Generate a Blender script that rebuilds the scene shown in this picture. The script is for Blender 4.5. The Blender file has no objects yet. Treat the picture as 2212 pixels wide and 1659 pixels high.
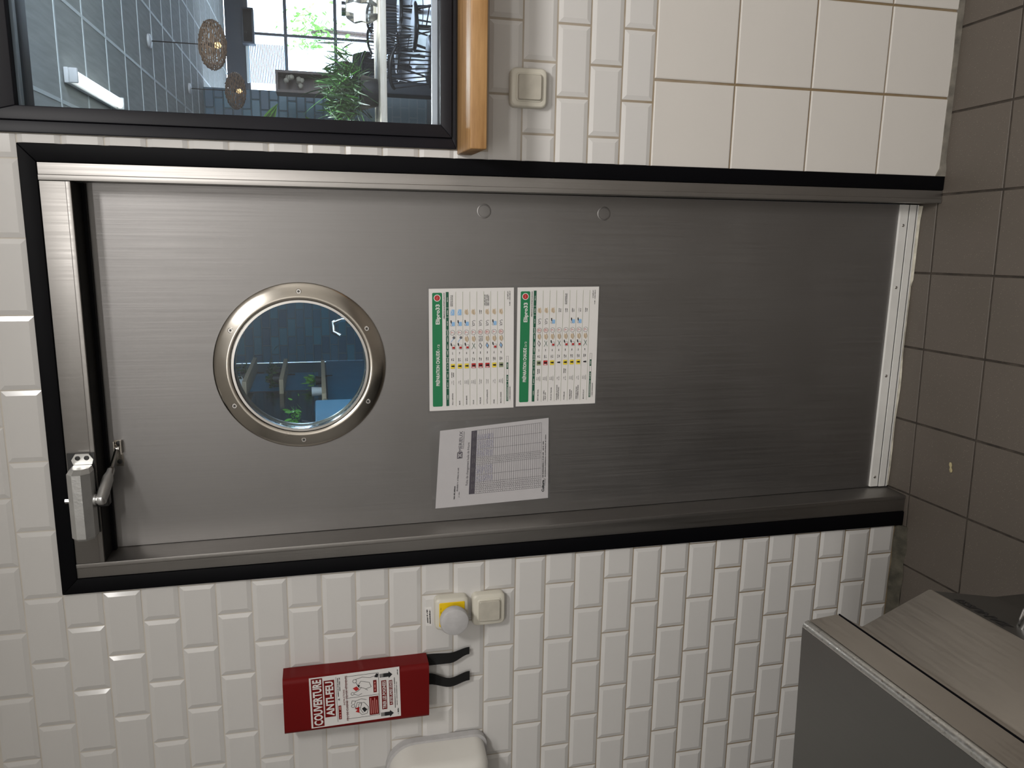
import bpy, bmesh, math, random
from mathutils import Vector, Matrix, noise
random.seed(7)
S = bpy.context.scene
COL = S.collection

# ------------------------------------------------------------------ camera
F_PX = 1707.78                      # focal length in pixels of the 2212 x 1659 frame
CAM = Vector((0.88141, -1.76234, 1.55292))
RX = Vector((0.0171427, -0.2348374, -0.9718835))      # picture right  (the photo lies on its side)
DN = Vector((-0.9800410, -0.1964894, 0.0301914))      # picture down
FW = Vector((-0.1980548, 0.9519681, -0.2335186))      # viewing direction
cd = bpy.data.cameras.new('camera'); cam = bpy.data.objects.new('camera', cd); COL.objects.link(cam)
M = Matrix((RX, -DN, -FW)).transposed().to_4x4(); M.translation = CAM
cam.matrix_world = M
cd.sensor_fit = 'HORIZONTAL'; cd.sensor_width = 36.0; cd.lens = F_PX / 2212 * 36; cd.clip_start = 0.05; cd.clip_end = 200
S.camera = cam

def ray(u, v): return (FW + RX * ((u - 1106) / F_PX) + DN * ((v - 829.5) / F_PX))
def onY(u, v, y=0.0): d = ray(u, v); return CAM + d * ((y - CAM.y) / d.y)
def onZ(u, v, z): d = ray(u, v); return CAM + d * ((z - CAM.z) / d.z)
def onX(u, v, x): d = ray(u, v); return CAM + d * ((x - CAM.x) / d.x)

# ------------------------------------------------------------------ world, lights, exposure
w = bpy.data.worlds.new('world'); S.world = w; w.use_nodes = True
bg = w.node_tree.nodes['Background']; bg.inputs[0].default_value = (0.80, 0.90, 1.0, 1); bg.inputs[1].default_value = 9.0
S.view_settings.view_transform = 'Standard'; S.view_settings.look = 'None'
S.view_settings.gamma = 1; S.view_settings.use_curve_mapping = False
S.view_settings.exposure = 0.0

def area(name, loc, sx, sy, power, color=(1, 1, 1), rot=(0, 0, 0)):
    l = bpy.data.lights.new(name, 'AREA'); l.shape = 'RECTANGLE'; l.size = sx; l.size_y = sy; l.energy = power; l.color = color
    o = bpy.data.objects.new(name, l); COL.objects.link(o); o.location = loc; o.rotation_euler = rot
    return o
LAMPS = [((1.50, -1.72, 2.735), 0.40, 0.40, 45), ((0.60, -3.0, 2.735), 1.2, 0.3, 35)]
for i, (l, sx, sy, pw) in enumerate(LAMPS): area('kitchen_lamp_light', l, sx, sy, pw, (1.0, 0.975, 0.945))

# ------------------------------------------------------------------ materials
MATS = {}
def nodes(name):
    m = bpy.data.materials.new(name); m.use_nodes = True; nt = m.node_tree
    return m, nt, nt.nodes['Principled BSDF']
def mat(name, col, rough=0.5, metal=0.0, var=0.0, vscale=8.0, bump=0.0, bscale=60.0, coat=0.0, stretch=(1, 1, 1),
        emit=None, estr=0.0, spec=0.5, rvar=0.0, aniso=0.0, col2=None, trans=0.0):
    if name in MATS: return MATS[name]
    m, nt, b = nodes(name); N = nt.nodes; L = nt.links
    b.inputs['Base Color'].default_value = (*col, 1); b.inputs['Roughness'].default_value = rough
    b.inputs['Metallic'].default_value = metal; b.inputs['Coat Weight'].default_value = coat
    b.inputs['Specular IOR Level'].default_value = spec; b.inputs['Coat Roughness'].default_value = 0.06
    b.inputs['Anisotropic'].default_value = aniso; b.inputs['Transmission Weight'].default_value = trans
    if emit: b.inputs['Emission Color'].default_value = (*emit, 1); b.inputs['Emission Strength'].default_value = estr
    tc = N.new('ShaderNodeTexCoord'); mp = N.new('ShaderNodeMapping'); mp.inputs['Scale'].default_value = stretch
    L.new(tc.outputs['Object'], mp.inputs[0])
    nz = N.new('ShaderNodeTexNoise'); nz.inputs['Scale'].default_value = vscale; nz.inputs['Detail'].default_value = 5
    L.new(mp.outputs[0], nz.inputs[0])
    c2 = col2 if col2 else tuple(max(0, c * (1 - var)) for c in col); c1 = col if col2 else tuple(min(1, c * (1 + var)) for c in col)
    mx = N.new('ShaderNodeMix'); mx.data_type = 'RGBA'; mx.inputs[6].default_value = (*c1, 1); mx.inputs[7].default_value = (*c2, 1)
    rp = N.new('ShaderNodeMapRange'); rp.inputs[1].default_value = 0.35; rp.inputs[2].default_value = 0.65
    L.new(nz.outputs[0], rp.inputs[0]); L.new(rp.outputs[0], mx.inputs[0]); L.new(mx.outputs[2], b.inputs['Base Color'])
    if rvar:
        r = N.new('ShaderNodeMapRange'); r.inputs[1].default_value = 0.3; r.inputs[2].default_value = 0.7
        r.inputs[3].default_value = max(0.02, rough - rvar); r.inputs[4].default_value = min(1, rough + rvar)
        L.new(nz.outputs[0], r.inputs[0]); L.new(r.outputs[0], b.inputs['Roughness'])
    if bump:
        n2 = N.new('ShaderNodeTexNoise'); n2.inputs['Scale'].default_value = bscale; n2.inputs['Detail'].default_value = 4; L.new(mp.outputs[0], n2.inputs[0])
        bp = N.new('ShaderNodeBump'); bp.inputs['Strength'].default_value = bump; bp.inputs['Distance'].default_value = 0.002
        L.new(n2.outputs[0], bp.inputs['Height']); L.new(bp.outputs[0], b.inputs['Normal'])
    MATS[name] = m; return m

def glass_mat(name, tint=(1, 1, 1), dirt=0.03, rough=0.0):
    m = bpy.data.materials.new(name); m.use_nodes = True; nt = m.node_tree; N = nt.nodes; L = nt.links
    N.remove(N['Principled BSDF']); out = N['Material Output']
    tr = N.new('ShaderNodeBsdfTransparent'); tr.inputs[0].default_value = (*tint, 1)
    gl = N.new('ShaderNodeBsdfGlossy'); gl.inputs['Roughness'].default_value = rough
    df = N.new('ShaderNodeBsdfDiffuse'); df.inputs[0].default_value = (0.8, 0.82, 0.85, 1)
    fr = N.new('ShaderNodeFresnel'); fr.inputs[0].default_value = 1.45
    m1 = N.new('ShaderNodeMixShader'); m2 = N.new('ShaderNodeMixShader')
    L.new(fr.outputs[0], m1.inputs[0]); L.new(tr.outputs[0], m1.inputs[1]); L.new(gl.outputs[0], m1.inputs[2])
    tc = N.new('ShaderNodeTexCoord'); n1 = N.new('ShaderNodeTexNoise'); n1.inputs['Scale'].default_value = 9; n1.inputs['Detail'].default_value = 6; n1.inputs['Distortion'].default_value = 1.5
    n2 = N.new('ShaderNodeTexVoronoi'); n2.inputs['Scale'].default_value = 90
    L.new(tc.outputs['Object'], n1.inputs[0]); L.new(tc.outputs['Object'], n2.inputs[0])
    r1 = N.new('ShaderNodeMapRange'); r1.inputs[1].default_value = 0.5; r1.inputs[2].default_value = 0.75; r1.inputs[3].default_value = dirt * 0.3; r1.inputs[4].default_value = dirt * 1.6
    L.new(n1.outputs[0], r1.inputs[0])
    r2 = N.new('ShaderNodeMapRange'); r2.inputs[1].default_value = 0.0; r2.inputs[2].default_value = 0.09; r2.inputs[3].default_value = 0.35; r2.inputs[4].default_value = 0.0
    L.new(n2.outputs['Distance'], r2.inputs[0])
    ad = N.new('ShaderNodeMath'); ad.operation = 'ADD'; ad.use_clamp = True
    mu = N.new('ShaderNodeMath'); mu.operation = 'MULTIPLY'; L.new(r2.outputs[0], mu.inputs[0]); L.new(n1.outputs[0], mu.inputs[1])
    L.new(r1.outputs[0], ad.inputs[0]); L.new(mu.outputs[0], ad.inputs[1])
    L.new(ad.outputs[0], m2.inputs[0]); L.new(m1.outputs[0], m2.inputs[1]); L.new(df.outputs[0], m2.inputs[2])
    L.new(m2.outputs[0], out.inputs[0])
    MATS[name] = m; return m

def grout_mat():
    m, nt, b = nodes('grout'); N = nt.nodes; L = nt.links
    ge = N.new('ShaderNodeNewGeometry'); sp = N.new('ShaderNodeSeparateXYZ'); L.new(ge.outputs['Position'], sp.inputs[0])
    nz = N.new('ShaderNodeTexNoise'); nz.inputs['Scale'].default_value = 14; nz.inputs['Detail'].default_value = 6; L.new(ge.outputs['Position'], nz.inputs[0])
    r = N.new('ShaderNodeMapRange'); r.inputs[1].default_value = 1.75; r.inputs[2].default_value = 0.5; L.new(sp.outputs[2], r.inputs[0])
    a = N.new('ShaderNodeMath'); a.operation = 'MULTIPLY_ADD'; L.new(nz.outputs[0], a.inputs[0]); a.inputs[1].default_value = 0.7; a.inputs[2].default_value = -0.35
    s = N.new('ShaderNodeMath'); s.operation = 'ADD'; s.use_clamp = True; L.new(r.outputs[0], s.inputs[0]); L.new(a.outputs[0], s.inputs[1])
    mx = N.new('ShaderNodeMix'); mx.data_type = 'RGBA'; mx.inputs[6].default_value = (0.62, 0.58, 0.52, 1); mx.inputs[7].default_value = (0.24, 0.175, 0.10, 1)
    L.new(s.outputs[0], mx.inputs[0]); L.new(mx.outputs[2], b.inputs['Base Color']); b.inputs['Roughness'].default_value = 0.9
    MATS['grout'] = m; return m

def floor_mat():
    m, nt, b = nodes('floor_tile'); N = nt.nodes; L = nt.links
    ge = N.new('ShaderNodeNewGeometry'); oi = N.new('ShaderNodeObjectInfo')
    v = N.new('ShaderNodeTexVoronoi'); v.inputs['Scale'].default_value = 210; L.new(ge.outputs['Position'], v.inputs[0])
    n = N.new('ShaderNodeTexNoise'); n.inputs['Scale'].default_value = 5; n.inputs['Detail'].default_value = 6; L.new(ge.outputs['Position'], n.inputs[0])
    r1 = N.new('ShaderNodeMapRange'); r1.inputs[1].default_value = 0.10; r1.inputs[2].default_value = 0.22; L.new(v.outputs['Distance'], r1.inputs[0])
    m1 = N.new('ShaderNodeMix'); m1.data_type = 'RGBA'; m1.inputs[6].default_value = (0.090, 0.077, 0.062, 1); m1.inputs[7].default_value = (0.118, 0.098, 0.083, 1); L.new(n.outputs[0], m1.inputs[0])
    sp = N.new('ShaderNodeMix'); sp.data_type = 'RGBA'; sp.blend_type = 'MIX'; L.new(v.outputs['Color'], sp.inputs[6])
    hs = N.new('ShaderNodeSeparateColor'); L.new(v.outputs['Color'], hs.inputs[0])
    cr = N.new('ShaderNodeValToRGB'); L.new(hs.outputs[0], cr.inputs[0])
    cr.color_ramp.elements[0].color = (0.05, 0.042, 0.035, 1); cr.color_ramp.elements[1].color = (0.24, 0.205, 0.165, 1)
    m2 = N.new('ShaderNodeMix'); m2.data_type = 'RGBA'; L.new(r1.outputs[0], m2.inputs[0]); L.new(cr.outputs[0], m2.inputs[6]); L.new(m1.outputs[2], m2.inputs[7])
    L.new(m2.outputs[2], b.inputs['Base Color']); b.inputs['Roughness'].default_value = 0.5
    bp = N.new('ShaderNodeBump'); bp.inputs['Strength'].default_value = 0.35; bp.inputs['Distance'].default_value = 0.001; L.new(r1.outputs[0], bp.inputs['Height']); L.new(bp.outputs[0], b.inputs['Normal'])
    MATS['floor_tile'] = m; return m

def wood_mat(name, c1, c2, axis=0, rough=0.45):
    m, nt, b = nodes(name); N = nt.nodes; L = nt.links
    tc = N.new('ShaderNodeTexCoord'); mp = N.new('ShaderNodeMapping'); s = [14, 14, 14]; s[axis] = 1.2; mp.inputs['Scale'].default_value = s
    L.new(tc.outputs['Object'], mp.inputs[0]); n = N.new('ShaderNodeTexNoise'); n.inputs['Scale'].default_value = 4; n.inputs['Detail'].default_value = 8; n.inputs['Roughness'].default_value = 0.65
    L.new(mp.outputs[0], n.inputs[0]); cr = N.new('ShaderNodeValToRGB'); L.new(n.outputs[0], cr.inputs[0])
    cr.color_ramp.elements[0].position = 0.33; cr.color_ramp.elements[1].position = 0.66
    cr.color_ramp.elements[0].color = (*c1, 1); cr.color_ramp.elements[1].color = (*c2, 1); L.new(cr.outputs[0], b.inputs['Base Color'])
    b.inputs['Roughness'].default_value = rough
    MATS[name] = m; return m

def brick_mat(name, c1, c2, mortar, bw, bh, rough=0.35, plane='XZ'):
    m, nt, b = nodes(name); N = nt.nodes; L = nt.links
    ge = N.new('ShaderNodeNewGeometry'); sp = N.new('ShaderNodeSeparateXYZ'); L.new(ge.outputs['Position'], sp.inputs[0])
    cb = N.new('ShaderNodeCombineXYZ'); L.new(sp.outputs[0 if plane[0] == 'X' else 1], cb.inputs[0]); L.new(sp.outputs[2], cb.inputs[1])
    br = N.new('ShaderNodeTexBrick'); L.new(cb.outputs[0], br.inputs[0]); br.inputs['Scale'].default_value = 1
    br.inputs['Brick Width'].default_value = bw; br.inputs['Row Height'].default_value = bh; br.inputs['Mortar Size'].default_value = 0.008
    br.inputs['Color1'].default_value = (*c1, 1); br.inputs['Color2'].default_value = (*c2, 1); br.inputs['Mortar'].default_value = (*mortar, 1)
    L.new(br.outputs[0], b.inputs['Base Color']); b.inputs['Roughness'].default_value = rough
    MATS[name] = m; return m

def steel_mat(name, col, rough, axis, amp=0.10, smear=0.12):
    m, nt, b = nodes(name); N = nt.nodes; L = nt.links
    tc = N.new('ShaderNodeTexCoord'); mp = N.new('ShaderNodeMapping'); s = [260, 260, 260]; s[axis] = 3; mp.inputs['Scale'].default_value = s
    L.new(tc.outputs['Object'], mp.inputs[0]); n = N.new('ShaderNodeTexNoise'); n.inputs['Scale'].default_value = 1; n.inputs['Detail'].default_value = 3; L.new(mp.outputs[0], n.inputs[0])
    n2 = N.new('ShaderNodeTexNoise'); n2.inputs['Scale'].default_value = 5; n2.inputs['Detail'].default_value = 4; L.new(tc.outputs['Object'], n2.inputs[0])
    r1 = N.new('ShaderNodeMapRange'); r1.inputs[3].default_value = rough - amp; r1.inputs[4].default_value = rough + amp; L.new(n.outputs[0], r1.inputs[0])
    ad = N.new('ShaderNodeMath'); ad.operation = 'MULTIPLY_ADD'; L.new(n2.outputs[0], ad.inputs[0]); ad.inputs[1].default_value = smear; L.new(r1.outputs[0], ad.inputs[2])
    L.new(ad.outputs[0], b.inputs['Roughness'])
    mx = N.new('ShaderNodeMix'); mx.data_type = 'RGBA'; mx.inputs[6].default_value = (*[c * 0.93 for c in col], 1); mx.inputs[7].default_value = (*[min(1, c * 1.06) for c in col], 1)
    L.new(n2.outputs[0], mx.inputs[0]); L.new(mx.outputs[2], b.inputs['Base Color'])
    b.inputs['Metallic'].default_value = 1.0
    bp = N.new('ShaderNodeBump'); bp.inputs['Strength'].default_value = 0.10; bp.inputs['Distance'].default_value = 0.0006
    L.new(n.outputs[0], bp.inputs['Height']); L.new(bp.outputs[0], b.inputs['Normal'])
    MATS[name] = m; return m

G = lambda v: (v, v, v)
T_WHITE = mat('white_glaze', (0.66, 0.645, 0.625), 0.16, coat=0.35, var=0.02, vscale=2, bump=0.04, bscale=9)
T_LARGE = mat('white_glaze_satin', (0.66, 0.63, 0.59), 0.34, var=0.02, vscale=2)
GROUT = grout_mat(); FLOOR_T = floor_mat()
FLOOR_G = mat('floor_grout', (0.045, 0.036, 0.028), 0.9, var=0.4, vscale=30)
STEEL = steel_mat('brushed_steel', (0.29, 0.281, 0.276), 0.42, 2)
STEEL_F = steel_mat('frame_steel', (0.34, 0.325, 0.31), 0.40, 2)
STEEL_R = mat('ring_steel', (0.60, 0.56, 0.50), 0.22, 1.0, var=0.08, vscale=7, rvar=0.07)
STEEL_A = steel_mat('appliance_steel', (0.58, 0.54, 0.49), 0.36, 1, 0.08, 0.16)
STEEL_T = steel_mat('worktop_steel', (0.22, 0.22, 0.215), 0.30, 1, 0.06, 0.14)  # darker than the front: dim reflections on the top put into the colour
BLACK = mat('black_paint', (0.002, 0.002, 0.003), 0.55, var=0.1, spec=0.10)
BLACK_W = mat('black_window_paint', (0.010, 0.010, 0.014), 0.45, var=0.1, spec=0.25)
ALU = mat('cast_aluminium', (0.56, 0.56, 0.55), 0.36, 0.75, var=0.06, vscale=30, bump=0.15, bscale=200)
CHROME = mat('polished_metal', (0.75, 0.74, 0.72), 0.12, 1.0)
DARK_M = mat('dark_metal', (0.05, 0.05, 0.05), 0.4, 0.6)
WHITE_P = mat('white_profile', (0.74, 0.73, 0.70), 0.35, var=0.04, vscale=12)
CREAM = mat('cream_plastic', (0.66, 0.63, 0.54), 0.38, var=0.03)
ROCKER = mat('beige_rocker', (0.50, 0.47, 0.40), 0.42, var=0.06, vscale=40)
YELLOW = mat('yellow_plate', (0.85, 0.58, 0.01), 0.4)
GREYP = mat('grey_plastic', (0.50, 0.49, 0.49), 0.42, var=0.05, vscale=60)
RED = mat('red_plastic', (0.155, 0.006, 0.006), 0.45, var=0.06, vscale=6, spec=0.15)
STRAP = mat('black_webbing', (0.004, 0.004, 0.004), 0.9, bump=0.3, bscale=400)
PAPER = mat('white_paper', (0.76, 0.74, 0.72), 0.55, var=0.015)
PAPER2 = mat('grey_white_paper', (0.62, 0.60, 0.61), 0.6, var=0.02)
INK = mat('black_ink', (0.012, 0.012, 0.014), 0.6); GREYI = mat('grey_ink', (0.16, 0.15, 0.16), 0.6)
GREEN = mat('green_ink', (0.012, 0.20, 0.075), 0.5); DGREEN = mat('dark_green_ink', (0.015, 0.10, 0.055), 0.5)
LINEG = mat('olive_line_ink', (0.30, 0.34, 0.20), 0.5)
REDI = mat('red_ink', (0.48, 0.02, 0.02), 0.5); YELI = mat('yellow_ink', (0.80, 0.62, 0.05), 0.5)
BLUEI = mat('light_blue_ink', (0.28, 0.50, 0.78), 0.5); TAN = mat('tan_ink', (0.62, 0.50, 0.36), 0.5)
PEN = mat('blue_pen_ink', (0.16, 0.16, 0.36), 0.6); HEADI = mat('charcoal_ink', (0.075, 0.065, 0.085), 0.6)
PINK = mat('pale_red_ink', (0.70, 0.30, 0.27), 0.5); BLUSH = mat('blush_ink', (0.72, 0.60, 0.57), 0.5)
WOOD = wood_mat('oak', (0.30, 0.155, 0.055), (0.50, 0.29, 0.12), 0)
WOODL = wood_mat('light_wood', (0.50, 0.36, 0.22), (0.66, 0.50, 0.33), 0)
WOODD = wood_mat('dark_wood', (0.05, 0.028, 0.018), (0.10, 0.055, 0.035), 0)
GLASS = glass_mat('window_glass', (0.93, 0.96, 1.0), 0.007); GLASS_P = glass_mat('porthole_glass', (0.80, 0.90, 0.97), 0.006)
CLEAR = glass_mat('clear_film', (0.93, 0.93, 0.93), 0.05, 0.15)
WALLP = mat('kitchen_wall_paint', (0.66, 0.64, 0.61), 0.6, var=0.03, vscale=2)
CEILP = mat('ceiling_white', (0.84, 0.83, 0.80), 0.8)
TEAL = brick_mat('teal_brick', (0.012, 0.055, 0.075), (0.016, 0.065, 0.085), (0.05, 0.09, 0.11), 0.26, 0.118)
BLUEW = mat('blue_paint', (0.02, 0.155, 0.27), 0.5, var=0.08, vscale=3)
DARKB = mat('charcoal_blue', (0.02, 0.03, 0.045), 0.5)
CEILT = mat('grey_ceiling_panel', (0.42, 0.44, 0.42), 0.85, var=0.10, vscale=5, stretch=(6, 0.6, 1))
TBAR = mat('white_ceiling_bar', (0.72, 0.76, 0.74), 0.5)
RATTAN = mat('rattan', (0.20, 0.12, 0.07), 0.6, var=0.2, vscale=30)
LEAF = mat('leaf', (0.035, 0.11, 0.018), 0.45, var=0.35, vscale=14)
LEAF2 = mat('lime_leaf', (0.14, 0.40, 0.05), 0.45, var=0.25, vscale=18)
LEAFD = mat('deep_leaf', (0.02, 0.055, 0.018), 0.5, var=0.3, vscale=14)
COVE = mat('dirty_mortar', (0.075, 0.068, 0.05), 0.9, var=0.35, vscale=35, bump=0.6, bscale=90)
SILI = mat('grey_sealant', (0.17, 0.155, 0.13), 0.7, var=0.25, vscale=40)
EM = lambda n, c, s: mat(n, c, 0.5, emit=c, estr=s)

# ------------------------------------------------------------------ mesh helpers
ORG = {}
def org(o): return ORG.get(o.name, Vector((0, 0, 0))) if o else Vector((0, 0, 0))
def tag(o, label=None, cat=None, group=None, kind=None):
    if label: o['label'] = label
    if cat: o['category'] = cat
    if group: o['group'] = group
    if kind: o['kind'] = kind
    return o
def thing(name, loc, label=None, cat=None, group=None, kind=None):
    o = bpy.data.objects.new(name, None); COL.objects.link(o); o.empty_display_size = 0.05
    o.location = Vector(loc); ORG[o.name] = Vector(loc)
    return tag(o, label, cat, group, kind)

class MB:
    def __init__(s): s.v = []; s.f = []; s.m = []
    def add(s, vs, fs, mi=0):
        b = len(s.v); s.v += [Vector(p) for p in vs]; s.f += [tuple(i + b for i in f) for f in fs]; s.m += [mi] * len(fs); return s
    def box(s, a, b, mi=0, T=None):
        (x0, y0, z0), (x1, y1, z1) = a, b
        vs = [Vector(p) for p in ((x0, y0, z0), (x1, y0, z0), (x1, y1, z0), (x0, y1, z0), (x0, y0, z1), (x1, y0, z1), (x1, y1, z1), (x0, y1, z1))]
        if T: vs = [T @ p for p in vs]
        return s.add(vs, [(0, 3, 2, 1), (4, 5, 6, 7), (0, 1, 5, 4), (1, 2, 6, 5), (2, 3, 7, 6), (3, 0, 4, 7)], mi)
    def prism(s, poly, d, mi=0):
        """poly: list of 3D points (planar), d: extrusion vector"""
        n = len(poly); d = Vector(d); a = [Vector(p) for p in poly]; b = [p + d for p in a]
        return s.add(a + b, [tuple(range(n - 1, -1, -1)), tuple(range(n, 2 * n))] + [(i, (i + 1) % n, (i + 1) % n + n, i + n) for i in range(n)], mi)
    def tube(s, pts, r, n=10, mi=0, cap=True, flat=1.0, up=None):
        pts = [Vector(p) for p in pts]; rs = r if isinstance(r, (list, tuple)) else [r] * len(pts); rings = []
        for i, p in enumerate(pts):
            t = (pts[min(i + 1, len(pts) - 1)] - pts[max(i - 1, 0)]).normalized()
            u = Vector(up) if up else (Vector((0, 0, 1)) if abs(t.z) < 0.9 else Vector((1, 0, 0)))
            a = t.cross(u).normalized(); c = a.cross(t)
            rings.append([p + (a * math.cos(2 * math.pi * k / n) + c * math.sin(2 * math.pi * k / n) * flat) * rs[i] for k in range(n)])
        vs = [q for rg in rings for q in rg]; fs = []
        for i in range(len(pts) - 1):
            for k in range(n): fs.append((i * n + k, i * n + (k + 1) % n, (i + 1) * n + (k + 1) % n, (i + 1) * n + k))
        if cap: fs += [tuple(range(n - 1, -1, -1)), tuple(range((len(pts) - 1) * n, len(pts) * n))]
        return s.add(vs, fs, mi)
    def lathe(s, prof, c, axis=(0, 0, 1), n=32, mi=0):
        """prof: (radius, height along axis)"""
        c = Vector(c); ax = Vector(axis).normalized(); u = Vector((1, 0, 0)) if abs(ax.x) < 0.9 else Vector((0, 1, 0))
        a = ax.cross(u).normalized(); b = ax.cross(a); vs = []; fs = []
        for (r, h) in prof:
            for k in range(n): t = 2 * math.pi * k / n; vs.append(c + ax * h + (a * math.cos(t) + b * math.sin(t)) * max(r, 1e-5))
        for i in range(len(prof) - 1):
            for k in range(n): fs.append((i * n + k, i * n + (k + 1) % n, (i + 1) * n + (k + 1) % n, (i + 1) * n + k))
        return s.add(vs, fs, mi)
    def cyl(s, a, b, r, n=16, mi=0): return s.tube([a, b], r, n, mi)
    def build(s, name, mats, parent=None, smooth=None, bevel=0, seg=2, label=None, cat=None, group=None, kind=None):
        if not isinstance(mats, (list, tuple)): mats = [mats]
        o_ = org(parent)
        me = bpy.data.meshes.new(name); me.from_pydata([p - o_ for p in s.v], [], s.f)
        for m in mats: me.materials.append(m)
        for p, i in zip(me.polygons, s.m): p.material_index = i
        bm = bmesh.new(); bm.from_mesh(me); bmesh.ops.recalc_face_normals(bm, faces=bm.faces); bm.to_mesh(me); bm.free()
        me.update()
        o = bpy.data.objects.new(name, me); COL.objects.link(o)
        if parent: o.parent = parent; ORG[o.name] = o_
        if smooth is not None: me.shade_smooth(); me.set_sharp_from_angle(angle=math.radians(smooth))
        if bevel:
            b = o.modifiers.new('bevel', 'BEVEL'); b.width = bevel; b.segments = seg; b.limit_method = 'ANGLE'; b.angle_limit = math.radians(40)
            if smooth is None: me.shade_smooth()
            b.harden_normals = False
        return tag(o, label, cat, group, kind)

def rrect(x0, z0, x1, z1, r, n=5):
    p = []
    for cx, cz, a0 in ((x1 - r, z1 - r, 0), (x0 + r, z1 - r, 90), (x0 + r, z0 + r, 180), (x1 - r, z0 + r, 270)):
        for k in range(n + 1): t = math.radians(a0 + 90 * k / n); p.append((cx + r * math.cos(t), cz + r * math.sin(t)))
    return p
def loft(mb, loops, mi=0, cap=True):
    n = len(loops[0]); vs = [q for l in loops for q in l]; fs = []
    for i in range(len(loops) - 1):
        for k in range(n): fs.append((i * n + k, i * n + (k + 1) % n, (i + 1) * n + (k + 1) % n, (i + 1) * n + k))
    if cap: fs += [tuple(range(n - 1, -1, -1)), tuple(range((len(loops) - 1) * n, len(loops) * n))]
    mb.add(vs, fs, mi)

# flat print on a quad given by its four corners (top-left, top-right, bottom-left, bottom-right)
_TX = {}
def text_geo(s, bold=0.0):
    k = (s, bold)
    if k in _TX: return _TX[k]
    cu = bpy.data.curves.new('t', 'FONT'); cu.body = s; cu.size = 1; cu.resolution_u = 2; cu.offset = bold
    ob = bpy.data.objects.new('t', cu); me = bpy.data.meshes.new_from_object(ob)
    vs = [(v.co.x, v.co.y) for v in me.vertices]; fs = [tuple(p.vertices) for p in me.polygons]
    bpy.data.objects.remove(ob); bpy.data.curves.remove(cu); bpy.data.meshes.remove(me)
    if vs:
        x0 = min(v[0] for v in vs); x1 = max(v[0] for v in vs); y0 = min(v[1] for v in vs); y1 = max(v[1] for v in vs)
    else: x0 = x1 = y0 = y1 = 0
    _TX[k] = (vs, fs, x0, x1, y0, y1); return _TX[k]
class Print:
    def __init__(s, tl, tr, bl, br, W, H, nrm=(0, -1, 0)):
        s.c = [Vector(p) for p in (tl, tr, bl, br)]; s.W = W; s.H = H; s.n = Vector(nrm); s.mb = MB(); s.mats = []
    def P(s, x, y, l=1, bend=None):
        u = x / s.W; v = y / s.H; tl, tr, bl, br = s.c
        p = (tl * (1 - u) + tr * u) * (1 - v) + (bl * (1 - u) + br * u) * v
        return p + s.n * (0.00035 + 0.00022 * l)
    def mi(s, m):
        if m not in s.mats: s.mats.append(m)
        return s.mats.index(m)
    def poly(s, pts, m, l=1): s.mb.add([s.P(x, y, l) for x, y in pts], [tuple(range(len(pts)))], s.mi(m))
    def rect(s, x0, y0, x1, y1, m, l=1): s.poly([(x0, y0), (x1, y0), (x1, y1), (x0, y1)], m, l)
    def rrect(s, x0, y0, x1, y1, r, m, l=1): s.poly(rrect(x0, y0, x1, y1, r, 4), m, l)
    def disc(s, x, y, r, m, l=1, n=20, ry=None):
        s.poly([(x + r * math.cos(2 * math.pi * k / n), y + (ry or r) * math.sin(2 * math.pi * k / n)) for k in range(n)], m, l)
    def line(s, pts, wd, m, l=1):
        for (x0, y0), (x1, y1) in zip(pts, pts[1:]):
            d = math.hypot(x1 - x0, y1 - y0) or 1; nx, ny = -(y1 - y0) / d * wd / 2, (x1 - x0) / d * wd / 2
            s.poly([(x0 + nx, y0 + ny), (x1 + nx, y1 + ny), (x1 - nx, y1 - ny), (x0 - nx, y0 - ny)], m, l)
    def ring(s, x, y, r, wd, m, l=1, n=20):
        s.line([(x + r * math.cos(2 * math.pi * k / n), y + r * math.sin(2 * math.pi * k / n)) for k in range(n + 1)], wd, m, l)
    def text(s, t, x0, y, h, m, x1=None, l=2, bold=0.0, align='L', rot=0):
        """baseline y (downwards), h capital height, fitted to x0..x1 when x1 given"""
        vs, fs, a, b, c, d = text_geo(t, bold)
        if not vs: return
        k = h / 0.70; kx = k
        if x1 is not None: kx = (x1 - x0) / (b - a)
        wdt = (b - a) * kx; ox = x0 if align == 'L' else (x0 - wdt / 2 if align == 'C' else x0 - wdt)
        s.mb.add([s.P(ox + (vx - a) * kx, y - vy * k, l) for vx, vy in vs], fs, s.mi(m))
    def greek(s, x0, x1, y, h, m, l=2, align='L', seed=0):
        """a line of print too small to read: short letter-sized strokes"""
        rn = random.Random(int(x0 * 31 + y * 17) + seed); 
        if align == 'C': hw = x1 / 2; x0, x1 = x0 - hw, x0 + hw
        x = x0
        while x < x1:
            a = h * rn.uniform(0.35, 0.6)
            if rn.random() < 0.16: x += h * 0.5; continue
            s.rect(x, y - h * rn.uniform(0.7, 1.0), min(x + a, x1), y, m, l); x += a + h * 0.16
    def build(s, name, parent): return s.mb.build(name, s.mats, parent)

# ================================================================== SETTING
DX0, DX1, DZ1 = 0.1225, 0.985, 2.0775          # rough opening for the door frame
WX0, WX1, WZ0, WZ1 = 1.062, 2.30, 1.268, 2.30  # rough opening for the internal window
RX0, RX1, RY0, CZ = -1.60, 2.75, -3.60, 2.75
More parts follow.
